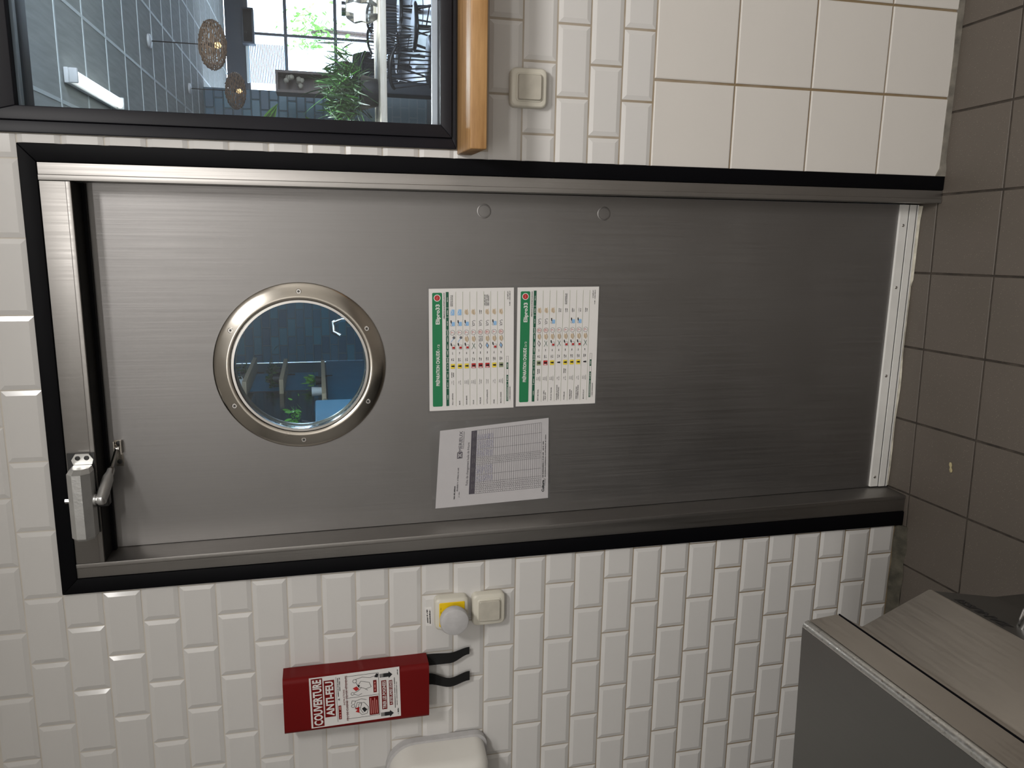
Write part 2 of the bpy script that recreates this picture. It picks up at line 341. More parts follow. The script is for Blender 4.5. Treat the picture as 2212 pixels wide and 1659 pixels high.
# --- back wall slab (grout side y = 0.004 .. dining side y = 0.13) with two openings
wall = thing('wall_back', (0, 0, 0), kind='structure')
b = MB(); Y0, Y1 = 0.0035, 0.13
for x0, x1, z0, z1 in ((RX0, DX0, 0, CZ), (DX0, DX1, DZ1, CZ), (DX1, WX0, 0, CZ), (WX0, WX1, 0, WZ0), (WX0, WX1, WZ1, CZ), (WX1, RX1, 0, CZ)):
    b.box((x0, Y0, z0), (x1, Y1, z1))
b.build('grout_bed', GROUT, wall)
TM = {}
def tile_mesh(wd, ht, ch, edges, m, relief=0.003):
    """edges: which of L,R,B,T keep the factory chamfer (cut edges are square)"""
    k = (round(wd, 3), round(ht, 3), ch, edges, m.name)
    if k in TM: return TM[k]
    w2, h2 = wd / 2, ht / 2; yb, ye, yf = 0.0035, relief, 0.0
    cl, cr, cb, ct = [ch if e else 0.0006 for e in edges]
    o = [(-w2, -h2), (w2, -h2), (w2, h2), (-w2, h2)]; i = [(-w2 + cl, -h2 + cb), (w2 - cr, -h2 + cb), (w2 - cr, h2 - ct), (-w2 + cl, h2 - ct)]
    if cl + cr > wd * 0.9 or cb + ct > ht * 0.9: i = [(x * 0.8, z * 0.8) for x, z in o]
    ei = [ye if e else yf + 0.0003 for e in edges]
    yo = [min(ei[0], ei[2]), min(ei[1], ei[2]), min(ei[1], ei[3]), min(ei[0], ei[3])]
    yo = [max(a_, b_) for a_, b_ in ((ei[0], ei[2]), (ei[1], ei[2]), (ei[1], ei[3]), (ei[0], ei[3]))]
    vs = [(x, yb + 0.001, z) for x, z in o] + [(x, y, z) for (x, z), y in zip(o, yo)] + [(x, yf, z) for x, z in i]
    fs = [(k_, (k_ + 1) % 4, (k_ + 1) % 4 + 4, k_ + 4) for k_ in range(4)] + [(k_ + 4, (k_ + 1) % 4 + 4, (k_ + 1) % 4 + 8, k_ + 8) for k_ in range(4)] + [(8, 9, 10, 11)]
    me = bpy.data.meshes.new('tile'); me.from_pydata(vs, [], fs); me.materials.append(m)
    bm = bmesh.new(); bm.from_mesh(me); bmesh.ops.recalc_face_normals(bm, faces=bm.faces); bm.to_mesh(me); bm.free()
    TM[k] = me; return me
def put_tile(x0, x1, z0, z1, edges, m, ch=0.0095, relief=0.003, tilt=0.0022):
    if x1 - x0 < 0.004 or z1 - z0 < 0.004: return
    o = bpy.data.objects.new('tile', tile_mesh(x1 - x0, z1 - z0, ch, edges, m, relief)); COL.objects.link(o); o.parent = wall
    o.location = ((x0 + x1) / 2, random.uniform(-0.0003, 0.0003), (z0 + z1) / 2)
    o.rotation_euler = (random.gauss(0, tilt), random.gauss(0, 0.0012), random.gauss(0, tilt))
P, Q, GR = 0.0775, 0.1525, 0.0030
TX0, TX1, TZ1 = 0.083, 1.019, 2.109                # outer edge of the black door trim
def row(zb, zt, off, xa, xb, cutL, cutR, cutB=False, cutT=False, gv=0.0030, gh=0.0030):
    n = math.floor((xa - off) / Q) - 1
    while True:
        a = off + n * Q + gv / 2; c = a + Q - gv; n += 1
        if a >= xb: break
        if c <= xa: continue
        eL = eR = True
        if a < xa: a = xa; eL = False
        if c > xb: c = xb; eR = False
        put_tile(a, c, zb + (0 if cutB else gh / 2), zt - (0 if cutT else gh / 2), (eL, eR, not cutB, not cutT), T_WHITE)
XL = -0.83
for k in range(-2, 28):
    zt = 2.1106 - P * k; zb = zt - P; cut = False
    if zb < 0.013: zb = 0.013; cut = True
    if zt - zb < 0.008: continue
    off = 0.0 if k % 2 == 0 else Q / 2
    off += 0.004 * math.sin(k * 0.9) * 0.3
    if k < 0:
        row(zb, zt, off, XL + 0.3, 1.036, True, True)
    elif k == 0:
        row(zb, zt, off, XL, TX0, True, True); row(TZ1, zt, off, TX0, TX1, 0, 0, True, False)
    else:
        row(zb, zt, off, XL, TX0, True, True, cut)
    if 0 <= k < 12:
        row(zb, zt, off, TX1 + 0.0005, 1.0365, True, True)
zt = 1.185
for j in range(5):
    row(zt - 0.0768, zt, 1.3115 if j % 2 == 0 else 1.2305, TX1 + 0.0005, 2.05, True, True, gv=0.0052, gh=0.0038); zt -= 0.0768
    if j == 0: pass
row(1.185, 1.262, 1.2305, TX1 + 0.0005, 1.0365, True, True)
for z0, z1 in ((0.599, 0.801), (0.399, 0.599), (0.197, 0.399), (0.013, 0.197)):
    for x0, x1 in ((TX1 + 0.0005, 1.208), (1.208, 1.411), (1.411, 1.613), (1.613, 1.815), (1.815, 2.017)):
        put_tile(x0 + (0.0030 if x0 > 1.1 else 0), x1 - 0.0030, z0 + (0.0020 if z0 > 0.02 else 0), z1 - 0.0020, (x0 > 1.1, True, z0 > 0.02, True), T_LARGE, 0.0025, 0.0012, 0.001)
# rest of the wall further out: same tiles, drawn only
b = MB()
b.box((RX0, 0.0005, 0.013), (XL - 0.003, 0.0034, CZ)); b.box((2.06, 0.0005, 0.013), (RX1, 0.0034, CZ)); b.box((XL, 0.0005, 2.275), (2.06, 0.0034, CZ))
b.build('far_tiling', brick_mat('far_white_tiles', (0.66, 0.645, 0.625), (0.65, 0.635, 0.62), (0.5, 0.46, 0.4), Q, P, 0.2), wall, kind='stuff')

# --- floor
fl = thing('floor', (0, 0, 0), kind='structure')
MB().box((RX0, RY0, -0.08), (RX1, 0.14, -0.0035)).build('grout_bed', FLOOR_G, fl)
TH = 0.03256; SP = 0.2; ex = Vector((math.cos(TH), math.sin(TH), 0)); ey = Vector((-math.sin(TH), math.cos(TH), 0)); o0 = Vector((0.9739, 0.0094 , 0))
fm = {}
def floor_tile(i, jy0, jy1):
    wd, dp = SP - 0.0052, (jy1 - jy0) - 0.0052; k = round(dp, 3)
    if k not in fm:
        me = bpy.data.meshes.new('floor_tile'); a, c = wd / 2, dp / 2; e = 0.0008
        vs = [(-a, -c, -0.006), (a, -c, -0.006), (a, c, -0.006), (-a, c, -0.006), (-a, -c, -0.0008), (a, -c, -0.0008), (a, c, -0.0008), (-a, c, -0.0008), (-a + e, -c + e, 0), (a - e, -c + e, 0), (a - e, c - e, 0), (-a + e, c - e, 0)]
        me.from_pydata(vs, [], [(q, (q + 1) % 4, (q + 1) % 4 + 4, q + 4) for q in range(4)] + [(q + 4, (q + 1) % 4 + 4, (q + 1) % 4 + 8, q + 8) for q in range(4)] + [(8, 9, 10, 11)])
        me.materials.append(FLOOR_T); fm[k] = me
    o = bpy.data.objects.new('floor_tile', fm[k]); COL.objects.link(o); o.parent = fl
    p = o0 + ex * ((i + 0.5) * SP) + ey * ((jy0 + jy1) / 2); o.location = (p.x, p.y, random.uniform(-0.0005, 0)); o.rotation_euler = (random.gauss(0, 0.0015), random.gauss(0, 0.0015), TH)
for i in range(-8, 7):
    floor_tile(i, 0.0, 0.10)
    for j in range(0, 13): floor_tile(i, -(j + 1) * 0.201, -j * 0.201)

# --- other kitchen surfaces
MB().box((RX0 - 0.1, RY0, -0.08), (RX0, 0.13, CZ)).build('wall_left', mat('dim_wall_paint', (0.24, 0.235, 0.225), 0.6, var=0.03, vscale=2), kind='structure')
MB().box((RX1, RY0, -0.08), (RX1 + 0.1, 0.13, CZ)).build('wall_right', WALLP, kind='structure')
MB().box((RX0 - 0.1, RY0 - 0.1, -0.08), (RX1 + 0.1, RY0, CZ)).build('wall_front', WALLP, kind='structure')
MB().box((RX0 - 0.1, RY0 - 0.1, CZ), (RX1 + 0.1, 0.13, CZ + 0.08)).build('ceiling', CEILP, kind='structure')
b = MB()                                           # lumpy mortar cove at the foot of the left tiling
n = 60
for i in range(n):
    xa = XL + (0.083 - XL) * i / n; xb = XL + (0.083 - XL) * (i + 1) / n
    def pr(x): d = 0.030 + 0.006 * noise.noise((x * 22, 0, 0)); h = 0.016 + 0.004 * noise.noise((x * 17, 5, 0)); return [Vector((x, 0.0035, 0.0002)), Vector((x, -d, 0.0002)), Vector((x, -d * 0.45, h * 0.55)), Vector((x, -0.0012, h)), Vector((x, 0.0035, h))]
    A_, B_ = pr(xa), pr(xb); b.add(A_ + B_, [(k, (k + 1) % 5, (k + 1) % 5 + 5, k + 5) for k in range(5)])
b.build('baseboard_left', COVE, smooth=60, kind='structure')
b = MB(); n = 50
for i in range(n):
    xa = 1.019 + 1.0 * i / n; xb = 1.019 + 1.0 * (i + 1) / n
    def pr(x): h = 0.0145 + 0.003 * noise.noise((x * 9, 2, 0)) + (0.010 if x < 1.03 else 0); d = 0.004 + (0.004 if x < 1.04 else 0); return [Vector((x, 0.0035, 0.0002)), Vector((x, -d, 0.0002)), Vector((x, -d * 0.6, h)), Vector((x, 0.0035, h))]
    A_, B_ = pr(xa), pr(xb); b.add(A_ + B_, [(k, (k + 1) % 4, (k + 1) % 4 + 4, k + 4) for k in range(4)])
b.build('baseboard_right', SILI, smooth=60, kind='structure')
for (l, sx, sy, pw) in LAMPS:                      # lamp bodies on the ceiling round the area lights
    t = thing('ceiling_lamp', (l[0], l[1], 2.75), 'small square flush ceiling lamp over the tiled floor' if sx < 0.5 else 'long flush ceiling tube lamp behind the cooker', 'lamp')
    MB().box((l[0] - sx / 2 - 0.02, l[1] - sy / 2 - 0.02, 2.738), (l[0] + sx / 2 + 0.02, l[1] + sy / 2 + 0.02, 2.75)).build('housing', WHITE_P, t)

# ================================================================== DOOR
LY = 0.075                                         # front of the leaf
tr = thing('trim_1', (0.55, 0, 0), kind='structure')
def mitre(pts, y0, y1, name, m, par): MB().prism([(x, y0, z) for x, z in pts], (0, y1 - y0, 0)).build(name, m, par, bevel=0.0012)
ti0, ti1, tiz = 0.1165, 0.985, 2.0775
mitre([(TX0, 0.0008), (ti0 + 0.006, 0.0008), (ti0, tiz), (TX0, TZ1)], -0.0075, 0.004, 'trim_strip', BLACK, tr)
mitre([(TX1, 0.0008), (TX1, TZ1), (ti1, tiz), (ti1, 0.0008)], -0.0075, 0.004, 'trim_strip', BLACK, tr)
mitre([(TX0 + 0.0004, TZ1), (ti0 + 0.0004, tiz), (ti1 - 0.0008, tiz), (TX1 - 0.0004, TZ1)], -0.0075, 0.004, 'trim_strip', BLACK, tr)
fr = thing('trim_2', (0.55, 0, 0), kind='structure')
# jambs: folded sheet with a small step; left one leans a touch as in the photo
def jamb(pts0, pts1, name):
    a = [Vector((x, y, 0.0008)) for x, y in pts0]; c = [Vector((x, y, tiz)) for x, y in pts1]; b = MB(); loft(b, [a, c]); b.build(name, STEEL_F, fr, bevel=0.004, seg=3)
jamb([(0.1235, -0.0045), (0.158, -0.0045), (0.1585, -0.0058), (0.169, -0.0058), (0.169, 0.125), (0.1235, 0.125)], [(0.1175, -0.0045), (0.140, -0.0045), (0.1405, -0.0058), (0.150, -0.0058), (0.150, 0.125), (0.1175, 0.125)], 'jamb')
jamb([(0.984, -0.0045), (0.9640, -0.0045), (0.9635, -0.0058), (0.953, -0.0058), (0.953, 0.125), (0.984, 0.125)], [(0.984, -0.0045), (0.961, -0.0045), (0.9605, -0.0058), (0.950, -0.0058), (0.950, 0.125), (0.984, 0.125)], 'jamb')
b = MB(); pr_ = [(-0.0052, 2.0765), (-0.0052, 2.030), (-0.006, 2.0295), (-0.006, 2.021), (0.058, 2.021), (0.058, 2.030), (0.125, 2.030), (0.125, 2.0765)]
b.prism([(0.151, y, z) for y, z in pr_], (0.798, 0, 0)); b.build('head', STEEL_F, fr, bevel=0.002)
MB().box((0.151, 0.0585, 2.012), (0.949, 0.071, 2.0295)).build('rubber_stop', BLACK, fr)
MB().box((0.1515, 0.001, 2.0195), (0.9485, 0.0575, 2.0208)).build('soffit_shade_strip', mat('soffit_shade', (0.012, 0.012, 0.011), 0.6, spec=0.15), fr)  # near-black strip paints the dark, shaded underside of the steel head

dr = thing('door_1', (0.553, LY, 0), kind='structure')
CXp, CZp, R0, R1 = 0.5565, 1.5975, 0.190, 0.153
b = MB(); N = 96; ring_i = [(CXp + 0.160 * math.cos(2 * math.pi * k / N), CZp + 0.160 * math.sin(2 * math.pi * k / N)) for k in range(N)]
x0, x1, z0, z1 = 0.1715, 0.9500, 0.012, 2.019
# leaf outline sampled radially so the porthole is a true hole
outer = []
for k in range(N):
    a = 2 * math.pi * k / N; cx, cz = math.cos(a), math.sin(a); t = 1e9
    if cx > 1e-9: t = min(t, (x1 - CXp) / cx)
    if cx < -1e-9: t = min(t, (x0 - CXp) / cx)
    if cz > 1e-9: t = min(t, (z1 - CZp) / cz)
    if cz < -1e-9: t = min(t, (z0 - CZp) / cz)
    outer.append((CXp + cx * t, CZp + cz * t))
for cxn, czn in ((x0, z0), (x1, z0), (x1, z1), (x0, z1)):
    k = min(range(N), key=lambda q: (outer[q][0] - cxn) ** 2 + (outer[q][1] - czn) ** 2); outer[k] = (cxn, czn)
outer = [((0.1705 - 0.0195 * (z / 2.0775)) if abs(x - x0) < 1e-6 else x, z) for x, z in outer]
LB = LY + 0.042
vs = [(x, LY, z) for x, z in outer] + [(x, LY, z) for x, z in ring_i] + [(x, LB, z) for x, z in outer] + [(x, LB, z) for x, z in ring_i]; fs = []
for k in range(N):
    q = (k + 1) % N; fs += [(k, q, N + q, N + k), (2 * N + k, 3 * N + k, 3 * N + q, 2 * N + q), (k, 2 * N + k, 2 * N + q, q), (N + k, N + q, 3 * N + q, 3 * N + k)]
b.add(vs, fs); b.build('leaf', STEEL, dr)
rg = MB().lathe([(R0, 0.0), (R0, 0.003), (R0 - 0.004, 0.0065), (R0 - 0.010, 0.0085), (R1 + 0.008, 0.016), (R1 + 0.004, 0.0165), (R1, 0.0145), (R1 - 0.0015, 0.008), (R1 - 0.002, -0.030)], (CXp, LY, CZp), (0, -1, 0), 96).build('porthole_ring', STEEL_R, dr, smooth=40)
MB().lathe([(R1 - 0.0022, 0.010), (R1 - 0.0075, 0.010), (R1 - 0.008, 0.007), (R1 - 0.008, -0.012), (R1 - 0.0022, -0.012)], (CXp, LY, CZp), (0, -1, 0), 96).build('glazing_bead', CHROME, dr, smooth=40)
MB().lathe([(0.0001, 0), (R1 - 0.0085, 0), (R1 - 0.0085, -0.006), (0.0001, -0.006)], (CXp, LY, CZp), (0, -1, 0), 96).build('pane', GLASS_P, dr)
MB().lathe([(R1 - 0.0022, -0.032), (R1 - 0.0085, -0.032), (R1 - 0.0085, -0.040), (R0, -0.042), (R0, -0.050), (R1 - 0.0022, -0.052)], (CXp, LY, CZp), (0, -1, 0), 64).build('porthole_ring', STEEL_R, dr, smooth=40)
for k in range(6):
    a = math.radians(60 * k + 0); c = Vector((CXp + 0.1705 * math.cos(a), LY - 0.0128, CZp + 0.1705 * math.sin(a)))
    MB().lathe([(0.0062, -0.003), (0.0062, 0.0002), (0.0050, 0.0012), (0.0032, 0.0012), (0.0026, -0.0002), (0.0001, -0.0002)], c, (0, -1, 0), 16, 0).build('screw', CHROME, rg, smooth=40)
    MB().lathe([(0.0025, 0.0), (0.0001, 0.0)], c, (0, -1, 0), 6, 0).build('screw_socket', DARK_M, rg)
for zc in (1.176, 0.882):
    MB().lathe([(0.0165, -0.001), (0.0165, 0.0002), (0.0158, 0.0006), (0.0138, 0.0006), (0.0135, -0.0001), (0.0130, 0.0005), (0.0001, 0.0007)], (0.910, LY, zc), (0, -1, 0), 32).build('blanking_disc', STEEL, dr, smooth=30)
# aluminium bottom seal
sl = MB().prism([(0.1725, LY, z) if d == 0 else (0.1725, LY - d, z) for d, z in ((0, 0.058), (0.006, 0.057), (0.006, 0.0335), (0.0035, 0.0328), (0.0035, 0.0318), (0.009, 0.031), (0.009, 0.0125), (0.0085, 0.0118), (0.0085, 0.0112), (0.0095, 0.0105), (0.0095, 0.006), (0, 0.006))], (0.777, 0, 0)).build('bottom_seal', WHITE_P, dr)
MB().box((0.1727, LY - 0.0064, 0.0312), (0.9493, LY - 0.0036, 0.0334)).build('groove', DARK_M, sl)
MB().box((0.1727, LY - 0.0098, 0.0109), (0.9493, LY - 0.0086, 0.0119)).build('groove', DARK_M, sl)
for u, v in ((1949.5, 487), (1936.5, 621), (1913, 812), (1893, 1030)):
    c = onY(u, v, LY - 0.006); c.z = 0.046
    MB().lathe([(0.0042, 0.0), (0.0040, 0.0012), (0.0026, 0.0022), (0.0001, 0.0025)], c, (0, -1, 0), 14).build('rivet', CHROME, sl, smooth=40)
b = MB(); n = 40                                  # worn rubber lip under the seal
for i in range(n):
    xa = 0.174 + 0.773 * i / n; xb = 0.174 + 0.773 * (i + 1) / n
    def pr(x): h = 0.0062; q = max(0, noise.noise((x * 5.5, 9, 0))) * 0.014 + (0.006 if x > 0.75 else 0.0); return [Vector((x, LY - 0.007, h)), Vector((x, LY - 0.008 - q, 0.0008)), Vector((x, LY + 0.004, 0.0008)), Vector((x, LY + 0.004, h))]
    A_, B_ = pr(xa), pr(xb); b.add(A_ + B_, [(k, (k + 1) % 4, (k + 1) % 4 + 4, k + 4) for k in range(4)])
b.build('rubber_lip', mat('old_rubber', (0.50, 0.47, 0.39), 0.8, var=0.25, vscale=30), dr)

# ---- door closer
cl = thing('door_closer', (0.31, -0.006, 2.042), 'grey metal door closer with folding arm on the door head', 'door closer')
MB().box((0.222, -0.010, 2.0215), (0.398, -0.0062, 2.0735)).build('mounting_plate', DARK_M, cl)
hexp = lambda x, s=1.0, dy=0.0: [Vector((x, -0.0105 if y == 0 else -0.0105 - y * s + dy, 2.0435 + z * s)) for y, z in ((0, -0.016), (0.016, -0.0235), (0.043, -0.0225), (0.056, -0.008), (0.056, 0.009), (0.043, 0.0215), (0.016, 0.0225), (0, 0.016))]
b = MB(); loft(b, [hexp(0.2235, 0.90), hexp(0.229), hexp(0.366)]); body = b.build('body', ALU, cl)
BAL = mat('bare_aluminium', (0.74, 0.74, 0.72), 0.28, 0.8)
b = MB(); loft(b, [hexp(0.3662), hexp(0.374, 0.80, 0.004)]); b.build('end_face', BAL, cl)
tabp = [(0.3745, 2.0255), (0.3745, 2.0615), (0.3845, 2.0645), (0.397, 2.0565), (0.397, 2.0305), (0.3845, 2.0225)]
cap = MB().prism([(x, -0.0145, z) for x, z in tabp], (0, 0.0042, 0)).build('fixing_tab', BAL, cl)
for dz in (-0.0085, 0.0085):
    c = Vector((0.3885, -0.0147, 2.0435 + dz)); MB().lathe([(0.0050, -0.001), (0.0050, 0.0010), (0.0042, 0.0014), (0.0030, 0.0014), (0.0026, 0.0003), (0.0001, 0.0003)], c, (0, -1, 0), 16).build('screw', DARK_M, cap, smooth=40)
PV = Vector((0.306, -0.042, 2.0))
MB().cyl((PV.x, PV.y, 2.066), (PV.x, PV.y, 2.0745), 0.0055, 6).build('spindle', CHROME, cl)
b = MB().lathe([(0.0001, 2.0225), (0.0105, 2.0225), (0.0115, 2.0205), (0.0115, 2.0165), (0.0090, 2.0160), (0.0090, 2.0130), (0.0115, 2.0125), (0.0125, 2.0105), (0.0125, 2.0035), (0.0105, 2.0010), (0.0001, 2.0005)], (PV.x, PV.y, 0), (0, 0, 1), 24); b.build('spindle_hub', ALU, cl, smooth=35)
BR = Vector((0.384, LY - 0.010, 1.9945)); A0 = Vector((PV.x, PV.y, 2.006)); A1 = A0.lerp(BR, 0.56); dirv = (BR - A0).normalized()
MB().tube([A0 - dirv * 0.004, A0.lerp(A1, 0.25), A0.lerp(A1, 0.7), A0.lerp(A1, 0.88), A1], [0.0135, 0.0150, 0.0145, 0.0095, 0.0085], 16, flat=0.75).build('lever', ALU, cl, smooth=50)
MB().tube([A1 - dirv * 0.012, A1 + dirv * 0.004], 0.0085, 6).build('lock_nut', CHROME, cl)
MB().cyl(A1, BR - dirv * 0.004, 0.0042, 12).build('rod', CHROME, cl, smooth=40)
MB().lathe([(0.0001, -0.006), (0.005, -0.005), (0.006, 0), (0.005, 0.005), (0.0001, 0.006)], BR, (0, 0, 1), 14).build('ball_joint', CHROME, cl, smooth=60)
b = MB(); b.box((0.342, LY - 0.002, 1.985), (0.401, LY, 2.0005)); b.box((0.372, LY - 0.015, 1.985), (0.401, LY, 1.9868)); b.box((0.372, LY - 0.015, 1.9987), (0.401, LY, 2.0005))
bk = b.build('bracket', STEEL_R, cl)
for x in (0.394, 0.352): MB().lathe([(0.0055, 0), (0.005, 0.0015), (0.0028, 0.0018), (0.0022, 0.0006), (0.0001, 0.0006)], (x, LY - 0.002, 1.9928), (0, -1, 0), 14).build('screw', DARK_M, bk, smooth=40)
MB().box((0.285, -0.030, 1.9965), (0.318, -0.006, 2.0205)).build('lever_stub', DARK_M, cl, bevel=0.002)

# ---- blanked box above the door (only its shadow reaches the picture)
t = thing('wall_box', (0.585, 0, 2.30), 'plain white box on the tiles above the door closer', 'box')
MB().box((0.46, -0.25, 2.30), (0.71, -0.0005, 2.52)).build('casing', WHITE_P, t, bevel=0.006)
MB().box((0.48, -0.254, 2.32), (0.69, -0.2502, 2.50)).build('cover', CREAM, t, bevel=0.002)

# ================================================================== SHEETS ON THE DOOR
def sheet_things(corners, name, label, W, H, paper, group=None, film=0.004):
    tl, tr_, bl, br = corners; base = (bl + br) / 2
    t = thing(name, base, label, 'notice', group)
    off = Vector((0, -0.0006, 0))
    b = MB(); up = Vector((0, -0.0003, 0))
    b.add([p + off for p in (tl, tr_, br, bl)] + [p + up * 0.2 for p in (tl, tr_, br, bl)], [(0, 1, 2, 3), (7, 6, 5, 4), (0, 4, 5, 1), (1, 5, 6, 2), (2, 6, 7, 3), (3, 7, 4, 0)]); b.build('paper', paper, t)
    return t, Print(tl + off, tr_ + off, bl + off, br + off, W, H)
def q(u, v): return onY(u, v, LY - 0.0008)
def film_sheet(corners, t, y=-0.0002):
    b = MB(); b.add([p + Vector((0, y, 0)) for p in corners], [(0, 1, 3, 2)]); return b.build('clear_film', CLEAR, t)

def poster(corners, name, label, frac, rows, header, seed):
    rnd = random.Random(seed)
    t, p = sheet_things(corners, name, label, 297, 210, PAPER, 'laminated cleaning charts on the steel door')
    tl, tr_, bl, br = corners; ax = (tr_ - tl).normalized(); az = (tl - bl).normalized(); e = 0.0045
    film_sheet([tl - ax * e + az * e, tr_ + ax * e + az * e, bl - ax * e - az * e, br + ax * e - az * e], t, 0.0006)
    p.rrect(10.5, 8, 287.5, 32, 3, GREEN, 1)
    p.text('PRÉPARATION CHAUDE', 62, 25, 8.2, PAPER, 148, bold=0.03); p.text(frac, 150, 25, 5, PAPER, 164)
    p.text('Elipro33', 212, 25.5, 9.2, PAPER, 260, bold=0.03)
    p.disc(275, 20, 8.3, PAPER, 2, 26); p.disc(275, 20, 6.6, REDI, 3, 26); p.text('PH', 275, 22, 4, PINK, l=4, align='C')
    p.text('DÉMARCHE QUALITÉ RESTAURATION', 225, 38, 2.6, INK, 287, bold=0.02)
    p.rect(11, 41, 289, 48, DGREEN, 1)
    cols = [(33, 'LIEU'), (64, 'FRÉQUENCE'), (87, 'MOMENT'), (109, 'PRODUIT'), (124, 'DOSE'), (141, 'TEMPS'), (158, 'MATÉRIEL'), (175, 'ACTION'), (191, 'TEMPÉR.'), (214, 'RINÇAGE'), (240, 'SÉCHAGE'), (271, 'REMARQUES')]
    for x, s in cols: p.greek(x, 11, 45.6, 1.9, PAPER, align='C')
    for x in (55, 77, 97, 118, 131, 148, 184, 198, 229, 251): p.rect(x - .3, 41, x + .3, 48, PAPER, 2)
    rh = 17.25
    for i, (nm, fq, pc, mat_, ic, rin, sec, note) in enumerate(rows):
        y0 = 48 + rh * i; y1 = y0 + rh; yc = (y0 + y1) / 2
        p.rect(10, y1 - .35, 289, y1 + .25, LINEG, 1)
        ls = nm.split('\n')
        for k, s in enumerate(ls): p.text(s, 13, yc + 1.5 + (k - (len(ls) - 1) / 2) * 4.4, 2.9, INK, bold=0.01)
        for k, s in enumerate(fq.split('\n')): p.text(s, 69, yc + 1 + (k - (len(fq.split(chr(10))) - 1) / 2) * 4, 2.3, INK, align='C')
        if i in (0, 4) and seed == 2 or (i == 0 and seed == 1): p.greek(88, 13, yc - 1, 1.9, INK, align='C'); p.greek(88, 11, yc + 3, 1.9, INK, align='C')
        if pc:
            p.rect(103, yc - 4.6, 115, yc + 6, {'y': YELI, 'r': REDI, 'g': LINEG, 'n': PAPER}[pc], 1)
            p.poly([(107, yc + 5), (111.5, yc + 5), (111, yc - 1), (110, yc - 3.4), (108.6, yc - 3.4), (107.5, yc - 1)], INK, 2)
            if pc == 'r': p.rect(104, yc - 3, 106, yc + 4, PAPER, 2)
        p.greek(125, 8, yc - 1, 2, INK, align='C'); p.greek(125, 7, yc + 3, 2, INK, align='C'); p.greek(141, 5, yc + 1, 2, INK, align='C')
        if mat_ == 'b':      # spray bottle with a red body
            p.rrect(151, yc - 1, 161, yc + 6, 1.2, PAPER, 2); p.line([(151, yc - 1), (161, yc - 1), (161, yc + 6), (151, yc + 6), (151, yc - 1)], .5, INK, 3)
            p.rect(152, yc, 157, yc + 5.5, REDI, 3); p.poly([(158, yc - 1), (166, yc - 2), (166, yc - 4.5), (160, yc - 4)], INK, 3)
        elif mat_ == 't':    # steel tray
            p.poly([(150, yc + 1), (158, yc - 4), (166, yc - 1), (158, yc + 4.6)], GREYI, 2); p.poly([(153, yc + .6), (158, yc - 2.6), (163, yc - .8), (158, yc + 2.6)], BLUEI if i % 2 else PAPER, 3)
        else:
            p.line([(150, yc - 4), (158, yc + 1), (165, yc - 3)], .9, DGREEN, 2); p.line([(151, yc + 5), (158, yc + 1), (164, yc + 4)], .9, DGREEN, 2)
        if ic == 'h':        # hand with a cloth
            p.poly([(167, yc + 2), (171, yc - 3.5), (176, yc - 4.5), (182, yc - 3), (180, yc), (183, yc + 2), (176, yc + 5), (171, yc + 4.5)], TAN, 2); p.line([(169, yc + 1), (174, yc - 1), (179, yc - 1.5)], .5, INK, 3); p.line([(171, yc + 4.5), (176, yc + 5), (183, yc + 2)], .5, INK, 3)
        elif ic == 'm': p.line([(168, yc - 4), (178, yc + 4)], 1.2, BLUEI, 2); p.disc(179, yc + 3.6, 3.4, GREYI, 2, 14)
        else:
            for k in range(3): p.greek(175, 14, yc - 2 + 3.6 * k, 1.7, INK, align='C')
        hot = mat_ == 't' or (seed == 2 and i == 1)
        p.disc(191, yc, 6.2, BLUSH if hot else PAPER, 1, 22); p.ring(191, yc, 6.0, .7, GREYI, 2, 22); p.line([(188, yc - 2.6), (193.5, yc - 2.6), (190.2, yc + 3.4)], .8, REDI, 3)
        if rin == 'b': p.rrect(207, yc - 1.5, 217, yc + 6, 1.6, BLUEI, 2); p.poly([(213, yc - 1.5), (221, yc - 2), (221, yc - 4.6), (214, yc - 4)], INK, 3); p.ring(209.5, yc - 2.4, 2.2, .6, GREYI, 2, 14)
        elif rin == 't': p.ring(211, yc, 2.6, .9, GREYI, 2, 14); p.line([(213, yc), (217, yc - 3), (220, yc + 2), (218, yc + 5)], .9, GREYI, 2); p.line([(206, yc - 4), (208, yc + 4)], .7, GREYI, 2)
        elif rin == 'x':
            for k in range(2): p.greek(214, 9, yc - 1 + 4 * k, 1.9, INK, align='C')
        if sec == 'h': p.poly([(233, yc + 2), (236, yc - 4), (241, yc - 5), (247, yc - 3), (245, yc), (248, yc + 2.5), (241, yc + 4), (236, yc + 5)], TAN, 2); p.line([(235, yc + 1), (240, yc - 1), (245, yc)], .5, INK, 3)
        elif sec == 's': p.poly([(233, yc + 5), (233, yc - 5), (247, yc - 3), (247, yc + 5)], BLUEI, 2); p.line([(233, yc - 5), (240, yc + 1), (247, yc - 3)], .8, PAPER, 3)
        elif sec == 'x':
            p.greek(240, 10, yc - .6, 2, INK, align='C'); p.greek(240, 8, yc + 3.4, 2, INK, align='C')
        for k in range(note): p.greek(268, 27, yc - 0.6 + 3.2 * (k - (note - 1) / 2), 1.8, INK, align='C')
    yb = 191.5
    p.rect(17, yb, 66, yb + 5, DGREEN, 1); p.rect(67, yb, 83, yb + 5, DGREEN, 1); p.rect(98, yb, 114, yb + 5, DGREEN, 1)
    for a_, c_ in ((83, 98), (114, 130)): p.line([(a_, yb), (c_, yb), (c_, yb + 5), (a_, yb + 5), (a_, yb)], .5, GREYI, 1)
    p.greek(19, 60, yb + 3.4, 1.9, PAPER); p.greek(70, 80, yb + 3.4, 1.9, PAPER); p.greek(101, 111, yb + 3.4, 1.9, PAPER)
